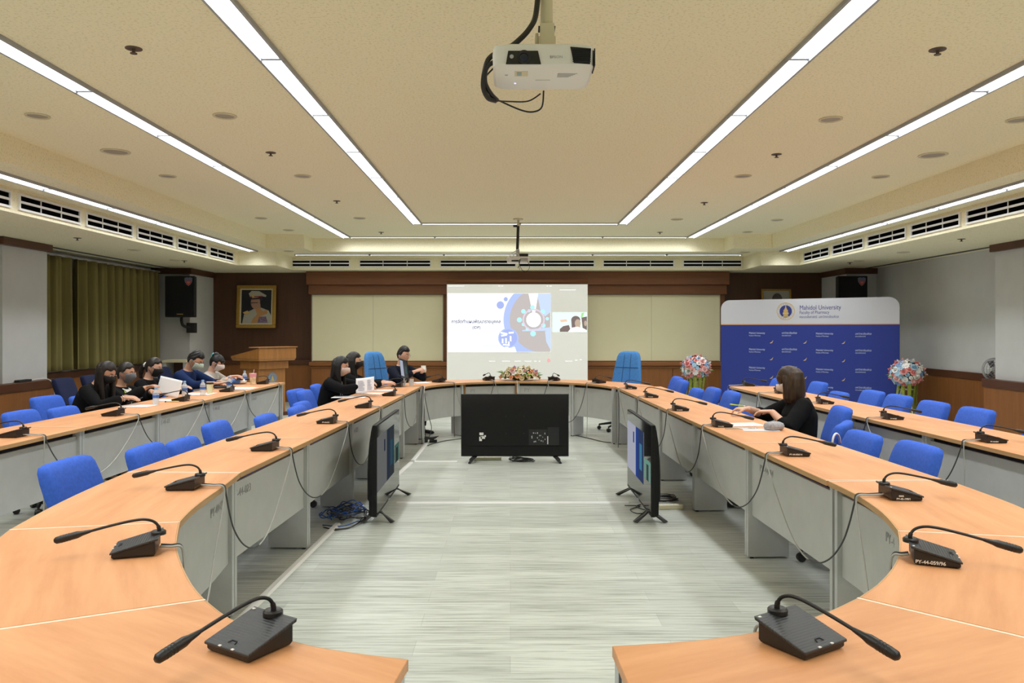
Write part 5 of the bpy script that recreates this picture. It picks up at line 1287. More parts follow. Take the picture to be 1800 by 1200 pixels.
# fan on the right pier base
v = at(1744, 650, 11.15)
t = thing('desk_fan', 'small grey desk fan peeking past the right pier', 'fan', (6.83, 11.12, .0))
q = MB(); q.lathe([(.13, .0), (.13, .02), (.04, .04), (.02, .05), (.018, .80)], 18); obj('stand', q, M['grey_plastic'], t, True, auto=40)
hd = Matrix.Translation((0, -.05, .93)) @ RX
q = MB()
for rr, zz in ((.155, 0), (.135, .035), (.10, .05), (.06, .056), (.155, -.03), (.11, -.07)): q.tube([(rr*math.cos(2*PI*k/28), rr*math.sin(2*PI*k/28), zz) for k in range(29)], .004 if rr < .15 else .009, 5, hd)
for k in range(20):
    a = 2*PI*k/20; q.tube([(.02*math.cos(a), .02*math.sin(a), .058), (.10*math.cos(a), .10*math.sin(a), .05), (.155*math.cos(a), .155*math.sin(a), 0)], .002, 4, hd)
obj('cage', q, M['grey_plastic'], t, True)
q = MB()
for k in range(3):
    A = hd @ Matrix.Rotation(2*PI*k/3, 4, 'Z'); q.add([(.02, -.02, .0), (.13, -.05, .012), (.14, .03, -.008), (.03, .03, -.012), (.02, -.02, .003), (.13, -.05, .015), (.14, .03, -.005), (.03, .03, -.009)], [(0, 1, 2, 3), (7, 6, 5, 4), (0, 4, 5, 1), (1, 5, 6, 2), (2, 6, 7, 3), (3, 7, 4, 0)], A)
obj('blades', q, mat('smoky_blades', (.10, .10, .11), .3), t)
q = MB(); q.lathe([(.001, -.09), (.05, -.085), (.055, -.02), (.03, .02), (.001, .025)], 18, hd); obj('motor', q, M['white'], t, True)
# ================================================================ people
def ring(c, ax, rx, ry, n=20, p=2.0):
    ax = Vector(ax).normalized(); x = Vector((1, 0, 0)); x = (x-ax*x.dot(ax)).normalized(); y = ax.cross(x)
    out = []
    for k in range(n):
        a = 2*PI*k/n; cc, ss = math.cos(a), math.sin(a)
        out.append(Vector(c)+x*rx*math.copysign(abs(cc)**(2/p), cc)+y*ry*math.copysign(abs(ss)**(2/p), ss))
    return out
def gauss(x, s): return math.exp(-x*x/(2*s*s))
def head_pt(az, el, off=0.0):
    d = Vector((math.sin(az)*math.cos(el), math.cos(az)*math.cos(el), math.sin(el)))
    a, b, c = 0.074, 0.094, 0.113
    low = max(0.0, -d.z)
    a *= 1-0.30*low**1.5; 
    if d.y < 0: b *= 1-0.35*low
    else: b *= 1-0.10*low
    p = Vector((a*d.x, b*d.y, c*d.z))
    front = gauss(az, .9)
    r = 0.0
    r += 0.021*gauss(az, .13)*gauss(el+.12, .13)          # nose tip
    r += 0.010*gauss(az, .11)*gauss(el-.10, .16)          # nose bridge
    r -= 0.008*(gauss(az-.36, .16)+gauss(az+.36, .16))*gauss(el-.13, .11)   # eye sockets
    r += 0.004*gauss(abs(az)-.32, .25)*gauss(el-.30, .09)
    r += 0.005*gauss(az, .25)*gauss(el+.46, .09)          # lips
    r -= 0.003*gauss(az, .25)*gauss(el+.57, .05)
    r += 0.008*gauss(az, .30)*gauss(el+.80, .16)          # chin
    r += 0.004*gauss(abs(az)-.65, .25)*gauss(el+.15, .22) # cheeks
    return p+d*(r+off)
def head_mesh(q, T, nu=44, nv=30, ears=True):
    rings = []
    for i in range(nv+1):
        el = -PI/2+PI*i/nv; el = max(-PI/2+.03, min(PI/2-.03, el))
        rings.append([head_pt(-PI+2*PI*k/nu, el) for k in range(nu)])
    q.loft(rings, True, T)
    for s in ((-1, 1) if ears else ()):   # ears
        R_ = Matrix.Rotation(s*.35, 4, 'Z')
        q.ell((s*.073, -.008, -.005), (.010, .020, .032), 12, 8, T, rot=R_)
        q.ell((s*.071, -.004, -.028), (.008, .012, .014), 10, 6, T)
def hand(q, W, d, n, side_thumb, curl=.5, s=1.0, spread=.10):
    """W wrist, d direction of the hand, n back of the hand, side_thumb +1/-1 along d x n"""
    d = Vector(d).normalized(); n = Vector(n); n = (n-d*n.dot(d)).normalized(); u = d.cross(n).normalized()
    Lp = .090*s
    rings = []
    for f, w, h in ((-.12, .026, .020), (0.05, .028, .018), (.35, .036, .016), (.75, .041, .015), (1.0, .038, .012)):
        c = W+d*Lp*f
        rings.append([c+u*w*s*math.cos(2*PI*k/14)+n*h*s*math.sin(2*PI*k/14) for k in range(14)])
    q.loft(rings)
    for i, (o, L, r) in enumerate(((.031, .066, .0085), (.0105, .076, .0088), (-.0105, .071, .0084), (-.031, .056, .0076))):
        b = W+d*Lp*.94+u*o*s*side_thumb; pts = [b-d*.012*s, b]; dd = (d+u*side_thumb*o*spread*30*.1).normalized(); ang = 0
        for seg in (.44, .31, .25):
            ang += curl*(.75+.12*i); v = dd*math.cos(ang)-n*math.sin(ang); b = b+v*L*seg*s; pts.append(b)
        q.tube(pts, [r*s*1.05, r*s, r*s*.95, r*s*.88, r*s*.72], 8)
    b = W+d*Lp*.22+u*side_thumb*.024*s-n*.004*s; v1 = (d*.62+u*side_thumb*.72-n*.28).normalized(); v2 = (d*.90+u*side_thumb*.30-n*(.25+.3*curl)).normalized()
    q.tube([b-v1*.015*s, b, b+v1*.034*s, b+v1*.034*s+v2*.030*s, b+v1*.034*s+v2*.052*s], [.012*s, .0125*s, .0105*s, .0095*s, .007*s], 8)
def ik(S, W, a, b, hint):
    d = W-S; L = d.length; L2 = min(L, (a+b)*.995); u = d.normalized(); W2 = S+u*L2
    x = (a*a-b*b+L2*L2)/(2*L2); h = math.sqrt(max(0, a*a-x*x)); hh = Vector(hint); hh = (hh-u*hh.dot(u)).normalized()
    return S+u*x+hh*h, W2
def hair_shell(q, T, fn, nu=40, nv=28, rough=False):
    """closed shell over the head: thick where fn(az, el) is 1, sunk below the skin where 0"""
    rings = []
    for i in range(nv+1):
        el = -PI/2+PI*i/nv; el = max(-PI/2+.03, min(PI/2-.03, el)); rw = []
        for k in range(nu):
            az = -PI+2*PI*k/nu; m = fn(az, el); k = .013 if not rough else .010+.014*sstep(.5, 1.2, el)*(1+.3*math.sin(az*7+el*4))+.004*math.sin(az*11+el*9)+.006*gauss(az, .7)*gauss(el-.75, .2); rw.append(head_pt(az, el, -.022*(1-m)+k*m))
        rings.append(rw)
    q.loft(rings, True, T)
def sstep(a, b, x): t = max(0, min(1, (x-a)/(b-a))); return t*t*(3-2*t)
def hairline(front=.62, side=-.05, back=-.95, part=0.0):
    def fn(az, el):
        A = abs(az)
        if A < 1.0: h = front+part*(gauss(az-.08, .22)-.45*gauss(A-.72, .25))
        elif A < 1.45: h = front+(side-front)*sstep(1.0, 1.45, A)
        elif A < 1.75: h = side+(.15-side)*sstep(1.45, 1.6, A)*0+0
        elif A < 2.2: h = side+(back-side)*sstep(1.75, 2.2, A)
        else: h = back
        return sstep(h-.07, h+.07, el)
    return fn
def person(label, px, py, Y, face, lean=18, hp=28, hy=0, s=.95, wrists=((-.14, .42, .80), (.14, .42, .80)), hdirs=((0.25, 1, -.1), (-.25, 1, -.1)), curls=(.45, .45), skin='skin', top='suit', sleeve=.86, hair='hair', style='long', mask=None, glasses=False, collar=None, female=True, extras=(), hip=None, fat=1.0, handn=((0, 0, 1), (0, 0, 1)), pants='suit', eh=(.62, -.18, -.42)):
    f = Vector((face[0], face[1])).normalized(); rz = math.atan2(f.y, f.x)-PI/2
    th = math.radians(lean); tv = Vector((0, math.sin(th), math.cos(th))); fw = Vector((0, math.cos(th), -math.sin(th)))
    hpr = math.radians(hp); RH = Matrix.Rotation(-hpr, 4, 'X') @ Matrix.Rotation(math.radians(hy), 4, 'Z')
    RH = Matrix.Rotation(math.radians(hy), 4, 'Z') @ Matrix.Rotation(-hpr, 4, 'X')
    nd = Vector((0, math.sin(th*.7+hpr*.35), math.cos(th*.7+hpr*.35)))
    def build(hz):
        Hh = Vector((0, 0, hz)); N = Hh+tv*.485*s; return Hh, N, N+nd*.065*s+(RH @ Vector((0, .018, .092)))*s
    Hh, N, hc = build(.5)
    tgt = at(px, py, Y); hz = .5+tgt.z-hc.z if hip is None else hip
    Hh, N, hc = build(hz)
    loc = Vector((tgt.x-f.x*hc.y, tgt.y-f.y*hc.y, 0))
    P = thing('person', label, 'person', loc, rz)
    HT = Matrix.Translation(hc) @ RH @ Matrix.Scale(s, 4)
    sw = (.158 if female else .182)*s
    # --- body, one continuous skin
    q = MB()
    tor = [(-.07, .150*fat, .105), (0, .160*fat, .112*fat), (.12, .138*fat, .104*fat), (.24, .142*fat, .108*fat), (.34, .152*fat, .108*fat), (.42, .140, .088), (.465, .085, .062), (.49, .054, .052)]
    q.loft([ring(Hh+tv*k*s, tv, a*s, b*s) for k, a, b in tor])
    q.tube([N-tv*.04*s, N+nd*.03*s, N+nd*.09*s], [.054*s, .050*s, .048*s], 16)
    head_mesh(q, HT, ears=style not in ('long', 'bangs'))
    arms = []
    for i, sd in enumerate((-1, 1)):
        S = Hh+tv*.42*s+Vector((sd*sw, 0, 0)); W = Vector(wrists[i]); 
        E_, W = ik(S, W, .275*s, .245*s, (sd*eh[0], eh[1], eh[2])); arms.append((S, E_, W))
        q.tube([S-Vector((sd*.05*s, 0, 0)), S, S.lerp(E_, .5), E_, E_.lerp(W, .35), W], [.050*s, .050*s*fat, .043*s*fat, .037*s, .038*s, .026*s], 14)
        n_ = Vector(handn[i]); dd = Vector(hdirs[i]).normalized()
        th_side = dd.cross((n_-dd*n_.dot(dd)).normalized()).dot(Vector((-sd, 0, 0)))
        hand(q, W+dd*.012, dd, n_, 1 if th_side > 0 else -1, curls[i], s*.98)
    legs = []
    for sd in (-1, 1):
        A = Hh+Vector((sd*.085*s, .02, -.01)); K = Vector((sd*.10*s, .42*s, hz+.005)); AN = Vector((sd*.10*s, .40*s, .085)); legs.append((A, K, AN))
        q.tube([A, A.lerp(K, .5), K, K.lerp(AN, .35), AN], [.082*s*fat, .074*s*fat, .056*s, .054*s, .036*s], 14)
        q.tube([AN, AN+Vector((0, .02, -.035)), AN+Vector((sd*.01, .13, -.052)), AN+Vector((sd*.012, .17, -.058))], [.034, .034, .030, .016], 10, flat=.8)
    body = obj('body', remesh('body', q, .0075, 3, .45), M[skin], P, True)
    # --- clothes
    q = MB(); g = .017
    tor2 = [(-.10, .165*fat, .125*fat), (0, .176*fat, .130*fat), (.12, .156*fat, .124*fat), (.24, .160*fat, .128*fat), (.34, .168*fat, .126*fat), (.42, .156, .104), (.462, .104, .082), (.482, .072, .068)]
    q.loft([ring(Hh+tv*k*s, tv, a*s, b*s) for k, a, b in tor2])
    for (S, E_, W), sd in zip(arms, (-1, 1)):
        cuff = E_.lerp(W, sleeve); c2 = E_.lerp(W, max(.05, sleeve-.25))
        q.tube([S-Vector((sd*.06*s, 0, 0)), S, S.lerp(E_, .5), E_, c2, cuff], [.066*s, .070*s, .062*s*fat, .056*s*fat, .051*s*fat, .045*s*(1.25 if sleeve < .6 else 1)], 14)
    obj('shirt' if top.startswith('shirt') else 'jacket', remesh('jacket', q, .011, 3, .5), M[top], P, True)
    q = MB(); q.loft([ring(Hh+tv*k*s, tv, a*s, b*s) for k, a, b in [(-.098, .155*fat, .115), (-.04, .172*fat, .127), (.03, .168*fat, .12)]])
    for A, K, AN in legs: q.tube([A, A.lerp(K, .5), K, K.lerp(AN, .4), K.lerp(AN, .93)], [.096*s*fat, .090*s*fat, .073*s, .067*s, .058*s], 14)
    obj('trousers', remesh('trousers', q, .013, 2, .5), M[pants], P, True)
    for (A, K, AN), sd in zip(legs, (-1, 1)):
        q = MB(); q.tube([AN+Vector((0, -.045, -.045)), AN+Vector((0, .0, -.042)), AN+Vector((sd*.005, .09, -.050)), AN+Vector((sd*.01, .17, -.056)), AN+Vector((sd*.01, .20, -.060))], [.022, .036, .037, .034, .016], 12, flat=.75)
        obj('shoe', q, M['rail'], P, True)
    # --- head details
    for sd in (-1, 1):
        q = MB(); c = head_pt(sd*.36, .13); q.ell(c+Vector((0, .003, 0)), (.012, .007, .0058), 12, 8, HT); ey = obj('eye', q, M['eye_white'], P, True)
        q = MB(); q.ell(c+Vector((0, .0075, 0)), (.0052, .0036, .0052), 10, 6, HT); obj('iris', q, M['rail'], ey, True)
        q = MB(); q.tube([head_pt(sd*a, .30+.03*math.sin((a-.15)*4), .002) for a in (.15, .28, .42, .55)], [.002, .0034, .003, .0015], 6, HT); obj('eyebrow', q, M[hair], P, True)
    if not mask:
        q = MB(); q.tube([head_pt(a, -.46, .0015) for a in (-.26, -.13, 0, .13, .26)], [.0025, .005, .0055, .005, .0025], 8, HT); obj('lips', q, mat('lips_%d' % int(px), (.42, .17, .14), .5), P, True)
    if mask:
        q = MB()
        def mp(u, v):
            az = (u-.5)*2.1; el = .02-.98*v; e2 = el+.16*(1-v)*(1-abs(u-.5)*2)**1.0
            bulge = .010+.014*gauss(az, .5)*gauss(v-.4, .32)
            return head_pt(az, e2, bulge) if True else None
        q.grid(mp, 16, 12, HT); mk = obj('face_mask', q, M[mask], P, True, solid=.003)
        for sd in ((-1, 1) if style not in ('long', 'bangs') else ()):
            q = MB(); q.tube([head_pt(sd*1.02, -.02, .011), head_pt(sd*1.30, .05, .009), head_pt(sd*1.62, .10, .016), head_pt(sd*1.72, -.10, .018), head_pt(sd*1.5, -.34, .010), head_pt(sd*1.02, -.78, .011)], .0016, 5, HT); obj('ear_loop', q, M[mask], mk, True)
    if glasses:
        gl = None
        for sd in (-1, 1):
            q = MB(); c = head_pt(sd*.36, .12)+Vector((0, .016, -.002)); q.tube([c+Vector((.023*math.cos(2*PI*k/20), -.004*abs(math.cos(2*PI*k/20)), .019*math.sin(2*PI*k/20))) for k in range(21)], .0016, 6, HT)
            if gl is None:
                q.tube([head_pt(.36, .12)+Vector((-.023, .016, .004)), head_pt(0, .12)+Vector((0, .010, .006)), head_pt(-.36, .12)+Vector((.023, .016, .004))], .0015, 6, HT); gl = obj('glasses', q, M['chrome'] if glasses == 'metal' else M['rail'], P, True); par = gl
            else: obj('rim', q, M['chrome'] if glasses == 'metal' else M['rail'], gl, True)
            q = MB(); q.tube([c+Vector((sd*.023, -.003, .003)), *([head_pt(sd*1.2, .13, .010), head_pt(sd*1.62, .10, .012)] if style not in ('long', 'bangs') else [head_pt(sd*.85, .13, .008)])], .0014, 6, HT); obj('temple', q, M['chrome'] if glasses == 'metal' else M['rail'], gl, True)
    # --- hair
    q = MB()
    iv = RH.inverted()
    def mass(secs, n=20):
        """hanging hair: (x, y, drop, rx, ry) with the drop measured straight down from the head centre"""
        rings = []
        for x, y, dz, rx, ry in secs:
            c = Vector((x, y, 0))+(iv @ Vector((0, 0, -dz))); rings.append([c+iv @ Vector((rx*math.cos(2*PI*k/n), ry*math.sin(2*PI*k/n), 0)) for k in range(n)])
        q.loft(rings, True, HT)
    if style == 'short':
        hair_shell(q, HT, hairline(.60, -.06, -.60), rough=True)
    else:
        fr = {'bangs': .30, 'long': .56, 'tied': .60, 'bun': .42}[style]
        hair_shell(q, HT, hairline(fr, -.30 if style in ('long', 'bangs') else -.02, -.85, .16 if style in ('long', 'tied') else 0))
        def strand(pts, radii, fl=.6): q.tube(smoothpath([HT @ Vector(p) for p in pts], 4), [radii[min(len(radii)-1, int(i/4))]*s for i in range((len(pts)-1)*4+1)], 12, flat=fl)
        if style == 'long':
            mass([(0, -.040, -.08, .040, .034), (0, -.045, -.05, .070, .050), (0, -.050, .0, .088, .055), (0, -.060, .07, .094, .050), (0, -.075, .15, .094, .044), (0, -.092, .24, .086, .040), (0, -.105, .32, .070, .032), (0, -.108, .37, .045, .018)])
            for sd in (-1, 1):
                mass([(sd*.062, .000, -.05, .020, .040), (sd*.078, -.004, .0, .018, .044), (sd*.082, -.004, .07, .018, .040), (sd*.082, .010, .15, .020, .032), (sd*.078, .028, .24, .018, .024), (sd*.072, .040, .31, .010, .012)], 14)
        if style == 'bangs':
            mass([(0, -.030, -.085, .040, .036), (0, -.034, -.05, .080, .066), (0, -.030, .0, .100, .082), (0, -.028, .06, .112, .088), (0, -.028, .12, .118, .090), (0, -.026, .170, .114, .084), (0, -.022, .20, .095, .066)], 26)
            for sd in (-1, 1): mass([(sd*.060, .03, -.05, .022, .040), (sd*.074, .028, .0, .020, .042), (sd*.082, .022, .07, .022, .042), (sd*.082, .018, .14, .020, .036), (sd*.074, .014, .18, .010, .020)], 14)
            for k in range(7): a = -.66+.66*k/3; q.ell(head_pt(a*.98, .40, -.003), (.026, .012, .040), 10, 7, HT)
        if style == 'tied':
            strand([(0, -.085, .0), (0, -.120, -.02), (0, -.135, -.07), (0, -.125, -.14), (0, -.11, -.19)], [.024, .032, .034, .026, .008], .9)
        if style == 'bun':
            q.ell((0, -.062, .100), (.040, .038, .034), 14, 9, HT); q.ell((.01, -.085, .080), (.034, .03, .03), 12, 8, HT)
            for k in range(5): a = -.5+.25*k; q.ell(head_pt(a, .46, .003), (.020, .010, .030), 10, 7, HT)
            for sd in (-1, 1): strand([(sd*.070, .040, .05), (sd*.078, .036, .0), (sd*.076, .034, -.05)], [.008, .008, .003])
    obj('hair', remesh('hair', q, .0065, 2, .5), M[hair], P, True)
    # --- collar and extras
    def chest(x, k, o=.0):
        ks = [a for a, _, _ in tor2]; 
        for (k0, w0, b0), (k1, w1, b1) in zip(tor2[:-1], tor2[1:]):
            if k0 <= k <= k1: u = (k-k0)/(k1-k0); w = w0+(w1-w0)*u; b = b0+(b1-b0)*u
        b *= math.sqrt(max(.05, 1-(x/(w*1.02))**2)); return Hh+tv*k*s+Vector((x*s, 0, 0))+fw*(b*s+o)
    if collar:
        q = MB()
        q.grid(lambda u, v: chest((u-.5)*(.010+.085*v), .20+.262*v, .004), 8, 10); cl = obj('shirt_front', q, M[collar], P, True, solid=.006)
        for sd in (-1, 1):
            q = MB(); q.tube([N+Vector((sd*.052, -.01, -.005))*s, chest(sd*.050, .46, .012), chest(sd*.020, .405, .012)], [.010, .013, .006], 8, flat=.6); obj('collar', q, M[collar], P, True)
    for e in extras:
        if e == 'lanyard':
            for sd in (-1, 1):
                q = MB(); q.tube([chest(sd*.055, .455, .008), chest(sd*.040, .36, .010), chest(sd*.022, .24, .012), chest(.0, .13, .014)], .009, 6, flat=.25); obj('lanyard', q, M['lime'], P, True)
            q = MB(); q.box(chest(0, .07, .016), (.055, .008, .085), rot=Matrix.Rotation(-th, 4, 'X')); obj('name_card', q, M['lime'], P)
            q = MB(); q.ell(chest(.075, .30, .006), (.016, .006, .012), 10, 6); obj('jacket_emblem', q, mat('green_emblem', (.03, .30, .12), .6), P, True)
        if e == 'necklace_cord':
            for sd in (-1, 1):
                q = MB(); q.tube([chest(sd*.055, .455, .006), chest(sd*.045, .36, .006), chest(sd*.03, .30, .006)], .004, 6); obj('mask_strap', q, M['cable_white'], P, True)
        if e == 'ribbon':
            rb = None
            for sd in (-1, 1):
                q = MB(); q.ell((sd*.030, -.098, .075+.012*sd), (.030, .010, .018), 12, 7, HT, rot=Matrix.Rotation(sd*.5, 4, 'Y')); o = obj('hair_ribbon', q, M['teal'], P, True)
            q = MB(); q.ell((0, -.102, .072), (.012, .012, .012), 10, 6, HT); q.tube([HT @ Vector(p) for p in ((0, -.104, .07), (.012, -.112, .04), (.018, -.115, .02))], .007*s, 6, flat=.4); obj('ribbon_knot', q, M['teal'], P, True)
        if e == 'hair_tie':
            q = MB(); 
            for k in range(9): a = 2*PI*k/9; q.ell((.024*math.cos(a), -.112, -.012+.024*math.sin(a)), (.013, .012, .013), 8, 6, HT)
            obj('hair_tie', q, M['white'], P, True)
        if e == 'buttons':
            for k in (.16, .25, .34):
                q = MB(); q.ell(chest(0, k, .004), (.008, .004, .008), 10, 6); obj('button', q, M['rail'], P, True)
        if e == 'bracelet':
            S, E_, W = arms[1]; q = MB(); u = (W-E_).normalized(); c = W-u*.012; a = u.orthogonal().normalized(); b = u.cross(a)
            q.tube([c+(a*math.cos(2*PI*k/16)+b*math.sin(2*PI*k/16))*.031 for k in range(17)], .004, 6); obj('bracelet', q, M['chrome'], P, True)
    P['_w'] = 0; del P['_w']
    return P, loc, hz, arms, f
M['eye_white'] = mat('eye_white', (.70, .68, .65), .3)
def seat_for(key, label, top, back=.0):
    """a chair under a seated person, its seat lowered to the thighs"""
    P, loc, hz, arms, f = PEOPLE[key]
    o = chair(loc.x-f.x*back, loc.y-f.y*back, (f.x, f.y), label, top)
    for c in o.children:
        if c.name.split('.')[0] == 'seat': c.location.z = hz-.135-.508
        if c.name.split('.')[0] == 'gas_column': c.location.z = hz-.135-.508
    return o
PEOPLE = {}
H1 = ((.1, 1, -.02), (-.1, 1, -.02))
PEOPLE['loose'] = person('woman with long loose dark hair and a black mask, outer left row', 187, 654, 7.78, (1, -.10), lean=24, hp=34, hy=-6, mask='mask_black', glasses='metal', hair='hair_brown', wrists=((-.06, .44, .825), (.08, .52, .825)), hdirs=H1, curls=(.28, .30), skin='skin_tan', fat=1.10, extras=('bracelet',))
PEOPLE['greymask'] = person('woman in a grey mask and black jacket with a lime green lanyard, outer left row', 221, 655, 8.48, (1, -.12), lean=12, hp=14, mask='mask_grey', glasses='metal', style='tied', hair='hair_brown', collar='shirt_white', extras=('lanyard',), wrists=((-.06, .40, .83), (.10, .45, .88)), hdirs=((.3, 1, 0), (.1, 1, .25)), curls=(.28, .45), skin='skin_tan', fat=1.08)
PEOPLE['hairtie'] = person('woman with a white hair tie, black mask and black jacket, outer left row', 270, 645, 9.15, (1, -.10), lean=15, hp=20, mask='mask_black', glasses='metal', style='tied', hair='hair_brown', extras=('hair_tie',), wrists=((-.10, .46, .825), (.10, .46, .825)), hdirs=H1, curls=(.28, .28), fat=1.14)
PEOPLE['navyman'] = person('man in a navy shirt and pale green mask looking down, outer left row', 343, 633, 9.90, (1, -.12), lean=20, hp=34, s=1.0, mask='mask_green', glasses='dark', style='short', female=False, top='shirt_navy', sleeve=.62, wrists=((-.10, .55, .825), (.12, .58, .825)), hdirs=H1, curls=(.30, .30), skin='skin_tan', eh=(.75, -.15, -.34))
PEOPLE['ribbon'] = person('woman with a teal hair ribbon, white mask and beige shirt, outer left row', 381, 637, 10.68, (1, -.08), lean=10, hp=30, mask='mask_white', style='bun', hair='hair', top='shirt_beige', extras=('ribbon', 'buttons'), wrists=((-.06, .38, .835), (.08, .40, .86)), hdirs=((.3, 1, .1), (-.2, 1, .1)), curls=(.35, .35), sleeve=.55, fat=.92)
PEOPLE['printed'] = person('woman in a pale pink mask and black jacket holding a printed sheet, inner left row', 598, 643, 8.92, (1, -.14), lean=14, hp=22, mask='mask_pink', style='long', extras=('necklace_cord',), wrists=((-.08, .46, .88), (.13, .50, .86)), hdirs=((.1, 1, .1), (-.1, 1, .1)), curls=(.6, .6), fat=1.02, eh=(.9, -.1, -.25))
PEOPLE['profile'] = person('woman with very long black hair and a dark mask beside the left executive chair', 621, 634, 9.8, (1, .06), lean=8, hp=14, mask='mask_black', style='long', wrists=((-.12, .49, .83), (.12, .50, .83)), hdirs=H1, curls=(.28, .28), fat=.98)
PEOPLE['suitman'] = person('man in a dark suit with glasses seated before the left executive chair', 709, 624, 11.30, (.85, -.52), lean=10, hp=14, s=1.0, style='short', female=False, top='suit_navy', collar='shirt_white', glasses='metal', wrists=((-.06, .42, .90), (.10, .42, .90)), hdirs=((.35, .8, .3), (-.35, .8, .3)), curls=(.65, .65), handn=((-.6, 0, .8), (.6, 0, .8)))
PEOPLE['right'] = person('woman with streaked brown bobbed hair and a black blouse writing at the right table', 1391, 668, 6.63, (-1, .14), lean=-2, hp=30, hy=-14, s=1.02, mask='mask_white', glasses='dark', style='bangs', hair='hair_streak', top='suit', sleeve=.42, wrists=((-.12, .235, .812), (.07, .40, .815)), hdirs=((.45, 1, -.04), (.0, 1, -.03)), curls=(.42, .60), fat=1.12)
for key, label, top in [('loose', 'blue office chair the woman with long loose hair sits on', .83), ('greymask', 'blue office chair the woman in the grey mask sits on', .78), ('hairtie', 'blue office chair the woman with the white hair tie sits on', .78), ('navyman', 'blue office chair the man in the navy shirt sits on', .78), ('ribbon', 'blue office chair the woman with the teal hair ribbon sits on', .78), ('printed', 'blue office chair the woman with the printed sheet sits on', .81), ('profile', 'blue office chair the long-haired woman near the executive chair sits on', .81), ('right', 'blue office chair the woman at the right table sits on', .85)]:
    seat_for(key, label, top, {'loose': .045, 'right': .035}.get(key, .03))
ex.location = PEOPLE['suitman'][1]-Vector((PEOPLE['suitman'][4].x, PEOPLE['suitman'][4].y, 0))*.10; ex.rotation_euler = (0, 0, math.atan2(PEOPLE['suitman'][4].y, PEOPLE['suitman'][4].x)-PI/2)
for c in ex.children:
    if c.name.split('.')[0] in ('seat', 'gas_column'): c.location.z = PEOPLE['suitman'][2]-.14-.52
# ================================================================ things on the tables
def bottle(p, label, lean=None):
    t = thing('water_bottle', label, 'bottle', p, 0, 'small water bottles')
    if lean: t.rotation_euler = lean
    q = MB(); q.lathe([(.001, .0015), (.026, .0015), (.030, .006), (.030, .055), (.028, .06), (.030, .065), (.030, .112), (.026, .128), (.013, .148), (.013, .156)], 20); obj('bottle_body', q, M['water'], t, True, auto=50)
    q = MB(); q.lathe([(.0306, .068), (.0308, .070), (.0308, .108), (.0306, .110)], 20, None, False); lb = obj('bottle_label', q, M['label_blue'], t, True)
    q = MB(); q.lathe([(.0312, .098), (.0312, .104)], 20, None, False); obj('label_stripe', q, M['white'], lb, True)
    q = MB(); q.lathe([(.001, .174), (.014, .174), (.0155, .170), (.0155, .157), (.014, .156)], 16); obj('bottle_cap', q, mat('cap_blue_%d' % int(p[1]*1000), (.25, .45, .75), .4), t, True, auto=40)
    return t
def tp(x, y, z=TZ+.0012): return onz(x, y, z)
bottle(tp(274, 711), 'water bottle with a blue label on the table beside the held paper, nearest the camera')
bottle(tp(324.5, 697), 'water bottle with a blue label behind the right edge of the held paper')
bottle(tp(356.5, 694.5), 'water bottle with a blue label beside the black-lidded coffee cup')
bottle(tp(403, 686.5), 'water bottle with a blue label tucked behind the fourth outer left microphone')
bottle(tp(430, 673.5), 'water bottle with a blue label left of the pink paper cup')
v = tp(363, 693); t = thing('coffee_cup', 'pale paper coffee cup with a black lid among the bottles, outer left row', 'cup', (v.x, v.y+.10, v.z))
q = MB(); q.lathe([(.001, .001), (.028, .001), (.040, .115), (.001, .115)], 20); obj('cup_body', q, M['pale_yellow'], t, True, auto=40)
q = MB(); q.lathe([(.042, .112), (.043, .120), (.038, .130), (.001, .130)], 20); obj('lid', q, M['rail'], t, True, auto=40)
v = tp(444.5, 675.5); t = thing('paper_cup', 'pink and yellow paper cup with a straw on the outer left row', 'cup', v)
q = MB(); q.lathe([(.001, .001), (.034, .001), (.048, .150), (.044, .150), (.001, .12)], 20); cb = obj('cup_body', q, mat('cup_print', (.70, .60, .42), .6, var=.35, vscale=25), t, True, auto=40)
q = MB(); q.lathe([(.0455, .105), (.0485, .150)], 20, None, False); obj('pink_band', q, M['pink'], cb, True)
q = MB(); q.tube([(0, .01, .10), (.012, .01, .20)], .004, 8); obj('straw', q, M['pink'], t, True)
v = tp(416, 674.5); t = thing('tissue_pack', 'blue and white tissue pack on the outer left table beside the woman with the ribbon', 'tissue pack', v, .2)
q = MB(); q.sloft([(0, 0, .001, .115, .06), (0, 0, .03, .12, .065), (0, 0, .06, .105, .05), (0, 0, .07, .07, .03)], 24, 3); pk = obj('pack_body', q, M['label_blue'], t, True)
q = MB(); q.sloft([(.075, 0, .012, .055, .066), (.075, 0, .045, .05, .058), (.065, 0, .066, .03, .034)], 20, 3); obj('white_end', q, M['white'], pk, True)
q = MB(); q.sloft([(-.06, 0, .035, .03, .067), (-.06, 0, .045, .03, .064)], 16, 3); obj('white_patch', q, M['white'], pk, True)
def sheet(x, y, rz, label, w=.21, h=.297, name='paper_sheet', prints=0, z=TZ+.0014, group='loose paper sheets'):
    v = tp(x, y, z); t = thing(name, label, 'paper', v, rz, group)
    q = MB(); q.b2(-w/2, w/2, -h/2, h/2, 0, .0012); obj('sheet', q, M['paper'], t)
    if prints:
        q = MB(); rnd = random.Random(int(x))
        for k in range(prints): a = -h*.4+h*.8*k/max(1, prints-1); q.b2(-w*.38, -w*.38+w*rnd.uniform(.4, .76), a-.004, a+.004, .0012, .0016)
        obj('printed_lines', q, M['grey_plastic'], t)
    return t
sheet(243, 713, 1.45, 'printed sheet lying in front of the woman with long loose hair', prints=4)
sheet(300, 703, 1.5, 'white sheet lying under the held paper near the second outer left microphone', prints=0)
sheet(352, 692, 1.62, 'white sheet lying by the coffee cup before the man in the navy shirt', .30, .30)
sheet(424, 682, 1.50, 'white sheet lying before the woman with the ribbon', .30, .34)
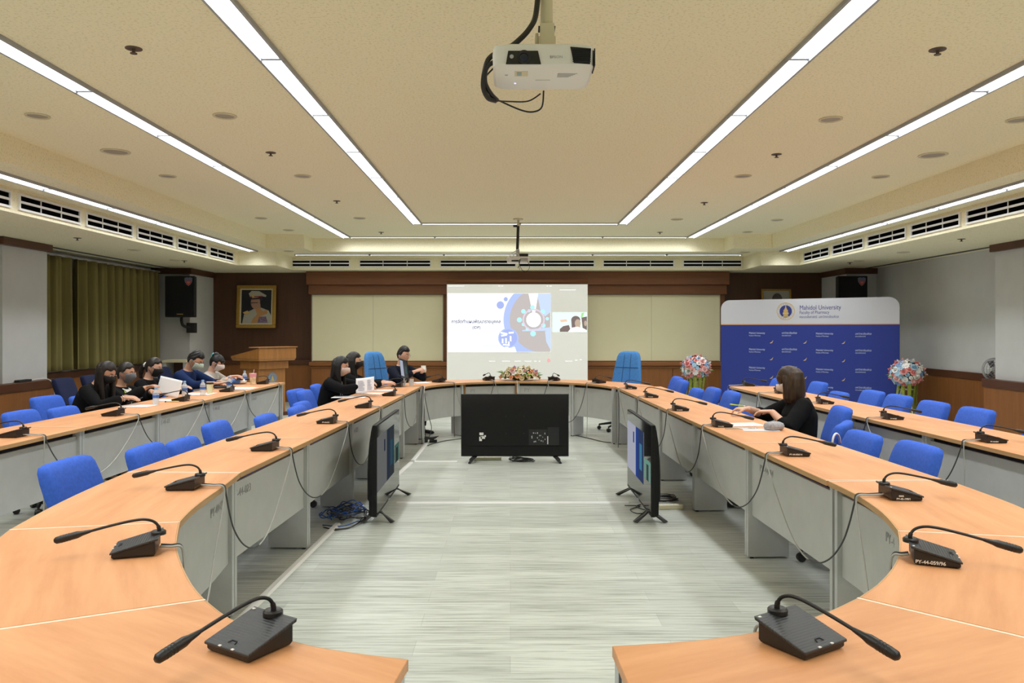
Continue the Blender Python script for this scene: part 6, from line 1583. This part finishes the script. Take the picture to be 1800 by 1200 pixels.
sheet(614, 697.6, 1.60, 'white sheet lying below the arm of the woman with the printed sheet', .22, .36)
sheet(670, 685.5, 1.5, 'white sheet lying before the long-haired woman by the executive chair', .21, .297)
sheet(652, 691.5, 1.4, 'white form lying under the hand of the woman holding the printed sheet', .21, .28, prints=6)
sheet(741, 672.2, .4, 'white sheet lying before the man in the dark suit', .21, .297)
sheet(1304, 746, 1.72, 'white form under the writing hand of the woman at the right table', .21, .30, prints=6)
sheet(1337, 755.5, 1.45, 'white sheet lying beside the grey pencil case at the right table', .12, .26, prints=0)
v = tp(300, 712, TZ+.0026); 
v = tp(303, 706.5, TZ+.0030); t = thing('highlighter_pen', 'small yellow pen on the sheet by the second outer left microphone', 'pen', v, .2); q = MB(); q.tube([(-.06, 0, .006), (.05, 0, .006), (.065, 0, .006)], [.006, .006, .003], 10); obj('barrel', q, M['yellow'], t, True); q = MB(); q.tube([(-.072, 0, .006), (-.058, 0, .006)], .0068, 10); obj('cap', q, M['rail'], t, True)
def slab_sheet(center, right, up, w, h, label, mat_, curl=.02, prints=False):
    right = Vector(right).normalized(); up = Vector(up); up = (up-right*up.dot(right)).normalized(); n = right.cross(up)
    t = thing('held_sheet', label, 'paper', center, 0)
    q = MB(); q.grid(lambda u, v: right*(u-.5)*w+up*(v-.5)*h+n*curl*((u-.5)**2*4-.5*(v-.5)), 10, 8); so = obj('sheet', q, M[mat_], t, True, solid=.0012)
    if prints:
        q = MB(); rnd = random.Random(5)
        for k in range(9):
            v0 = .14+.08*k
            for (a, b) in ((.10, .34+.12*rnd.random()), (.58, .74+.15*rnd.random())):
                P_ = [right*(u-.5)*w+up*(v_-.5)*h+n*(curl*((u-.5)**2*4-.5*(v_-.5))+.002) for u, v_ in ((a, v0), (b, v0), (b, v0+.022), (a, v0+.022))]
                Q_ = [p+n*.0006 for p in P_]; q.add(P_+Q_, [(0, 1, 2, 3), (7, 6, 5, 4), (0, 4, 5, 1), (1, 5, 6, 2), (2, 6, 7, 3), (3, 7, 4, 0)])
        obj('printed_lines', q, M['ink_mark'], so)
    return t
M['ink_mark'] = mat('print_ink', (.16, .18, .30), .7)
cen = at(299, 680.5, 8.62); slab_sheet(cen, (.90, -.30, -.16), (.16, .12, 1), .30, .20, 'large white sheet held up by the woman in the grey mask', 'paper', .015)
cen = at(643, 676.5, 8.66); slab_sheet(cen, (.93, -.25, .12), (-.08, .22, 1), .22, .165, 'printed white sheet held up by the woman in the pale pink mask', 'paper', .02, True)
# phone in hand, dark tablet, pen
v = tp(235, 708.5, TZ+.004)
cen = at(237, 703.5, 7.80); t = thing('phone', 'dark phone held by the woman with long loose hair', 'phone', cen, 0); t.rotation_euler = (.35, .1, -1.4); q = MB(); q.b2(-.036, .036, -.072, .072, -.004, .004); obj('body', q, M['rail'], t, bevel=.003); q = MB(); q.b2(-.033, .033, -.068, .068, .004, .0045); obj('screen', q, mat('phone_screen', (.10, .10, .16), .1), t)
v = tp(391, 681.5, TZ+.0032); t = thing('dark_pouch', 'dark pouch lying on the sheets behind the fourth outer left microphone', 'pouch', v, .3); q = MB(); q.sloft([(0, 0, .0, .10, .07), (0, 0, .012, .105, .075), (0, 0, .024, .095, .065), (0, 0, .028, .07, .04)], 24, 4); obj('body', q, M['black_matte'], t, True, auto=50); q = MB(); q.tube([(-.09, -.03, .024), (.09, -.03, .024)], .0025, 6); obj('zip', q, M['chrome'], t, True)
# tablet on a stand in front of the man in the dark suit
t = thing('tablet_stand', 'tall thin tablet on a black stand in front of the man in the dark suit', 'tablet', (-1.40, 10.36, TZ+.0012), -.95)
RT = Matrix.Translation((0, 0, .215)) @ Matrix.Rotation(math.radians(12), 4, 'X') @ Matrix.Rotation(.14, 4, 'Y')
q = MB(); q.box((0, 0, 0), (.205, .010, .275), T=RT); tb = obj('tablet_body', q, M['rail'], t, bevel=.003)
q = MB(); q.box((0, -.0058, 0), (.192, .001, .262), T=RT); sc_ = obj('tablet_screen', q, mat('tablet_glass', (.02, .02, .03), .08), tb)
q = MB(); q.box((-.048, -.0066, .01), (.082, .0006, .215), T=RT); obj('document_page', q, emat('tablet_page', (.62, .66, .80), .45), sc_)
q = MB(); q.box((.055, -.0066, .0), (.055, .0006, .10), T=RT); obj('video_tile', q, emat('tablet_tile', (.10, .16, .17), .4), sc_)
q = MB(); q.lathe([(.001, 0), (.055, 0), (.055, .006), (.012, .012), (.010, .10)], 18); obj('stand_foot', q, M['grey_plastic'], t, True, auto=40)
v = tp(723, 677); t = thing('glass_tumbler', 'small clear tumbler at the far left table corner beside the tablet', 'glass', v)
q = MB(); q.lathe([(.001, .001), (.028, .001), (.034, .085), (.031, .085), (.025, .008), (.001, .008)], 18); obj('tumbler', q, M['water'], t, True, auto=50)
# white cloth mask in the man's hands
W_ = PEOPLE['suitman']; a_ = W_[3][0][2]; b_ = W_[3][1][2]; mid = (a_+b_)/2+Vector((0, .10, .035))
A_ = Matrix.Translation(W_[1]) @ Matrix.Rotation(math.atan2(W_[4].y, W_[4].x)-PI/2, 4, 'Z'); cen = A_ @ mid
t = thing('folded_mask', 'white folded mask held between the hands of the man in the dark suit', 'mask', cen, .5); q = MB(); q.grid(lambda u, v: ((u-.5)*.07, .012*math.sin(u*6)+.008*math.cos(v*7), (v-.5)*.095), 10, 10); obj('cloth', q, M['white'], t, True, solid=.004); q = MB(); q.tube([(-.02, .01, .06), (0, .012, .082), (.02, .01, .06)], .002, 5); obj('ear_loop', q, M['rail'], t, True)
# pen and case at the right table
W_ = PEOPLE['right']; A_ = Matrix.Translation(W_[1]) @ Matrix.Rotation(math.atan2(W_[4].y, W_[4].x)-PI/2, 4, 'Z'); pw = A_ @ (W_[3][1][2]+Vector((-.01, .09, .03)))
t = thing('lime_pen', 'lime green pen in the right hand of the woman at the right table', 'pen', pw, 0); q = MB(); d = Vector((-.78, -.25, .12)).normalized(); q.tube([-d*.07, d*.06, d*.075], [.0055, .0055, .002], 10); obj('barrel', q, M['lime_pen'], t, True); q = MB(); q.tube([-d*.078, -d*.062], .006, 10); obj('cap', q, M['white'], t, True)
v = tp(1362, 756); t = thing('pencil_case', 'rounded grey fabric case on the right table beside the woman', 'case', (v.x, v.y+.02, v.z), .35)
q = MB(); q.sloft([(0, 0, 0, .055, .035), (0, 0, .008, .072, .050), (0, 0, .03, .078, .056), (0, 0, .05, .070, .048), (0, 0, .060, .045, .028)], 28, 2.6); obj('body', q, mat('heather_grey', (.33, .33, .35), .9, var=.2, vscale=90), t, True)
q = MB(); q.tube([(.0785*math.cos(2*PI*k/30), .0565*math.sin(2*PI*k/30), .031) for k in range(31)], .002, 5); obj('zip', q, M['grey_plastic'], t, True)
v = tp(1305, 753.5, TZ+.006); t = thing('silver_pen', 'thin silver pen lying before the grey case at the right table', 'pen', (v.x, v.y, TZ+.0082), .02); q = MB(); q.tube([(-.13, 0, 0), (.10, 0, 0), (.115, 0, 0)], [.004, .004, .0015], 8); obj('barrel', q, M['chrome'], t, True)
# earphones hanging on the chair right of the woman
cen = Vector((2.18, 5.42, .80)); t = thing('headband', 'small white and violet hoop on the chair right of the seated woman', 'headband', (2.26, 5.44, .725), .6); q = MB(); q.tube([(.045*math.cos(PI*k/14), .0, .07*math.sin(PI*k/14)-.02) for k in range(15)], .007, 8); obj('band', q, M['white'], t, True); q = MB(); q.tube([(.040*math.cos(PI*k/14), -.004, .064*math.sin(PI*k/14)-.02) for k in range(15)], .004, 8); obj('lining', q, mat('violet', (.25, .12, .45), .5), t, True)

M['leaf_dark'] = mat('dark_leaf', (.03, .06, .03), .8, var=.4, vscale=30)
# ================================================================ flowers
def blossom_mesh(kind):
    q = MB(); rnd = random.Random(kind)
    for r, nP, h, tilt in ((1.0, 6, .30, .95), (.72, 5, .62, .55), (.42, 4, .85, .22)):
        for k in range(nP):
            a = 2*PI*k/nP+r*2
            def fn(u, v, a=a, r=r, tilt=tilt, h=h):
                w = (u-.5)*1.25*r*math.sin(PI*(.18+.72*v))*1.0; l = v*r*tilt; z = h*v*(1.15-tilt)+.12*r*math.sin(v*3)-.25*(1-v)
                y = l+.05*math.cos(u*6); z -= .22*r*(u-.5)**2*4*.3
                return (math.cos(a)*y-math.sin(a)*w, math.sin(a)*y+math.cos(a)*w, z)
            q.grid(fn, 4, 4)
    q.ell((0, 0, .15), (.25, .25, .35), 8, 6)
    return q
def daisy_mesh():
    q = MB()
    for k in range(9):
        a = 2*PI*k/9
        q.grid(lambda u, v, a=a: (math.cos(a)*v-math.sin(a)*(u-.5)*.55*math.sin(PI*(.15+.75*v)), math.sin(a)*v+math.cos(a)*(u-.5)*.55*math.sin(PI*(.15+.75*v)), .25*v-.15*v*v), 3, 4)
    q.ell((0, 0, .06), (.24, .24, .14), 10, 6); return q
def leaf_mesh():
    q = MB(); q.grid(lambda u, v: ((u-.5)*.5*math.sin(PI*min(.98, .05+.9*v)), v, .18*math.sin(PI*v)-.25*abs(u-.5)*math.sin(PI*v)), 4, 8); return q
BM = {}
def blossoms(t, n, pos_fn, kinds, r0, seed, rj=.25):
    rnd = random.Random(seed)
    for i in range(n):
        p, nrm = pos_fn(i, n, rnd); nm, col = kinds[rnd.randrange(len(kinds))]
        key = (nm, col)
        if key not in BM:
            me = to_mesh(nm, {'rose': lambda: blossom_mesh(3), 'daisy': daisy_mesh, 'leaf': leaf_mesh}[nm]()); fix_normals(me); me.materials.append(M[col]); me.polygons.foreach_set('use_smooth', [True]*len(me.polygons)); BM[key] = me
        o = bpy.data.objects.new(nm, BM[key]); COL.objects.link(o); o.parent = t; o.location = p
        o.rotation_mode = 'QUATERNION'; nrm = Vector(nrm).normalized()
        if nm == 'leaf': o.rotation_quaternion = nrm.to_track_quat('Y', 'Z')
        else: o.rotation_quaternion = nrm.to_track_quat('Z', 'Y') @ Euler((0, 0, rnd.uniform(0, 6.28))).to_quaternion()
        k = r0*rnd.uniform(1-rj, 1+rj); o.scale = (k, k, k)
def flower_stand(p, zc, label, seed, R=.225):
    t = thing('flower_stand', label, 'flowers', p, 0, 'pink and blue flower stands')
    q = MB(); q.ell((0, 0, zc), (R*.90, R*.90, R*.78), 18, 12); obj('foliage_core', q, M['leaf_dark'], t, True)
    def pos(i, n, rnd):
        z = -.80+1.78*((i+.5)/n); a = i*2.39996+seed; c = math.sqrt(max(0, 1-z*z)); d = Vector((c*math.cos(a), c*math.sin(a), z)); return Vector((0, 0, zc))+Vector((d.x*R, d.y*R, d.z*R*.86)), d+Vector((0, 0, .15))
    blossoms(t, 98, pos, [('rose', 'fl_pink'), ('rose', 'fl_pale'), ('rose', 'fl_white'), ('rose', 'fl_pink'), ('daisy', 'fl_blue'), ('daisy', 'fl_steel'), ('rose', 'fl_steel'), ('daisy', 'fl_white'), ('rose', 'fl_pale'), ('rose', 'fl_white')], .045, seed, .38)
    blossoms(t, 8, lambda i, n, rnd: (Vector((R*.9*math.cos(i*.8), R*.9*math.sin(i*.8), zc+.02*math.sin(i*3)-.06)), Vector((math.cos(i*.8), math.sin(i*.8), .2))), [('leaf', 'leaf')], .09, seed)
    for k in range(3):
        a = 2*PI*k/3+.6
        q = MB(); q.tube([(.05*math.cos(a), .05*math.sin(a), zc-R*.55), (.19*math.cos(a), .19*math.sin(a), 0.0)], .009, 8); obj('leg', q, M['white'], t, True)
    q = MB(); q.tube([(.10*math.cos(2*PI*k/24), .10*math.sin(2*PI*k/24), zc-R*1.02) for k in range(25)], .007, 6); obj('stand_ring', q, M['white'], t, True)
    rnd = random.Random(seed)
    for k in range(10):
        a = 2*PI*k/10+rnd.uniform(-.2, .2); r_ = .13+.04*rnd.random(); L = rnd.uniform(.45, .70)
        q = MB(); q.grid(lambda u, v, a=a, r_=r_, L=L, k=k: (r_*math.cos(a)*(1+.12*math.sin(v*5+k))-math.sin(a)*(u-.5)*.06*(1-.4*v), r_*math.sin(a)*(1+.12*math.sin(v*5+k))+math.cos(a)*(u-.5)*.06*(1-.4*v), zc-R*.55-L*v), 3, 10); obj('streamer', q, M['tulle'], t, True, solid=.002)
    return t
v = at(1223, 646, 12.4); flower_stand((v.x, v.y, 0), v.z, 'ball of pink and blue flowers on a white stand left of the banner', 1, .215)
v = at(1594, 656, 12.15); flower_stand((v.x, v.y, 0), v.z, 'ball of pink and blue flowers on a stand at the right end of the banner', 4, .24)
# low centrepiece on the far table
v = onz(914, 669, TZ); t = thing('flower_centrepiece', 'low peach and cream flower arrangement in the middle of the far table', 'flowers', (v.x, 11.48, TZ+.001))
q = MB(); q.ell((0, 0, .075), (.22, .12, .074), 18, 10); obj('foliage_core', q, M['leaf'], t, True)
def pos2(i, n, rnd):
    a = i*2.39996; z = .02+.98*((i+.5)/n); c = math.sqrt(max(0, 1-z*z)); d = Vector((c*math.cos(a), c*math.sin(a), z)); return Vector((d.x*.285, d.y*.15, .030+d.z*.165)), Vector((d.x, d.y, d.z+.3))
blossoms(t, 62, pos2, [('rose', 'fl_peach'), ('rose', 'fl_cream'), ('rose', 'fl_pale'), ('rose', 'fl_cream'), ('daisy', 'fl_white'), ('rose', 'fl_mauve'), ('daisy', 'fl_cream'), ('rose', 'fl_peach')], .040, 8)
def pos3(i, n, rnd):
    a = 2*PI*i/n+rnd.uniform(-.15, .15); return Vector((.23*math.cos(a), .12*math.sin(a), rnd.uniform(.02, .10))), Vector((math.cos(a), .7*math.sin(a), rnd.uniform(.1, .8)))
blossoms(t, 18, pos3, [('leaf', 'leaf'), ('leaf', 'leaf_lime')], .10, 9)
# ================================================================ camera and render look
cam = bpy.data.cameras.new('camera'); cam.sensor_width = 36.0; cam.lens = F/1800*36.0
cam.shift_x = (900-CX)/1800; cam.shift_y = -(600-CY)/1800
cam.clip_start = 0.05; cam.clip_end = 100
co = bpy.data.objects.new('camera', cam); COL.objects.link(co)
co.location = (0, 0, CAMH); co.rotation_euler = (PI/2, 0, 0)
SC.camera = co
wd = bpy.data.worlds.new('world'); wd.use_nodes = True; SC.world = wd
wd.node_tree.nodes['Background'].inputs[0].default_value = (0.5, 0.5, 0.5, 1); wd.node_tree.nodes['Background'].inputs[1].default_value = 0.05
vs = SC.view_settings; vs.view_transform = 'Standard'; vs.look = 'None'; vs.gamma = 1.0; vs.use_curve_mapping = False; vs.exposure = 0.52
try:
    cy = SC.cycles; cy.use_denoising = True; cy.max_bounces = 10; cy.diffuse_bounces = 8; cy.glossy_bounces = 3; cy.transparent_max_bounces = 6; cy.sample_clamp_indirect = 6.0; cy.caustics_reflective = False; cy.caustics_refractive = False
except Exception: pass
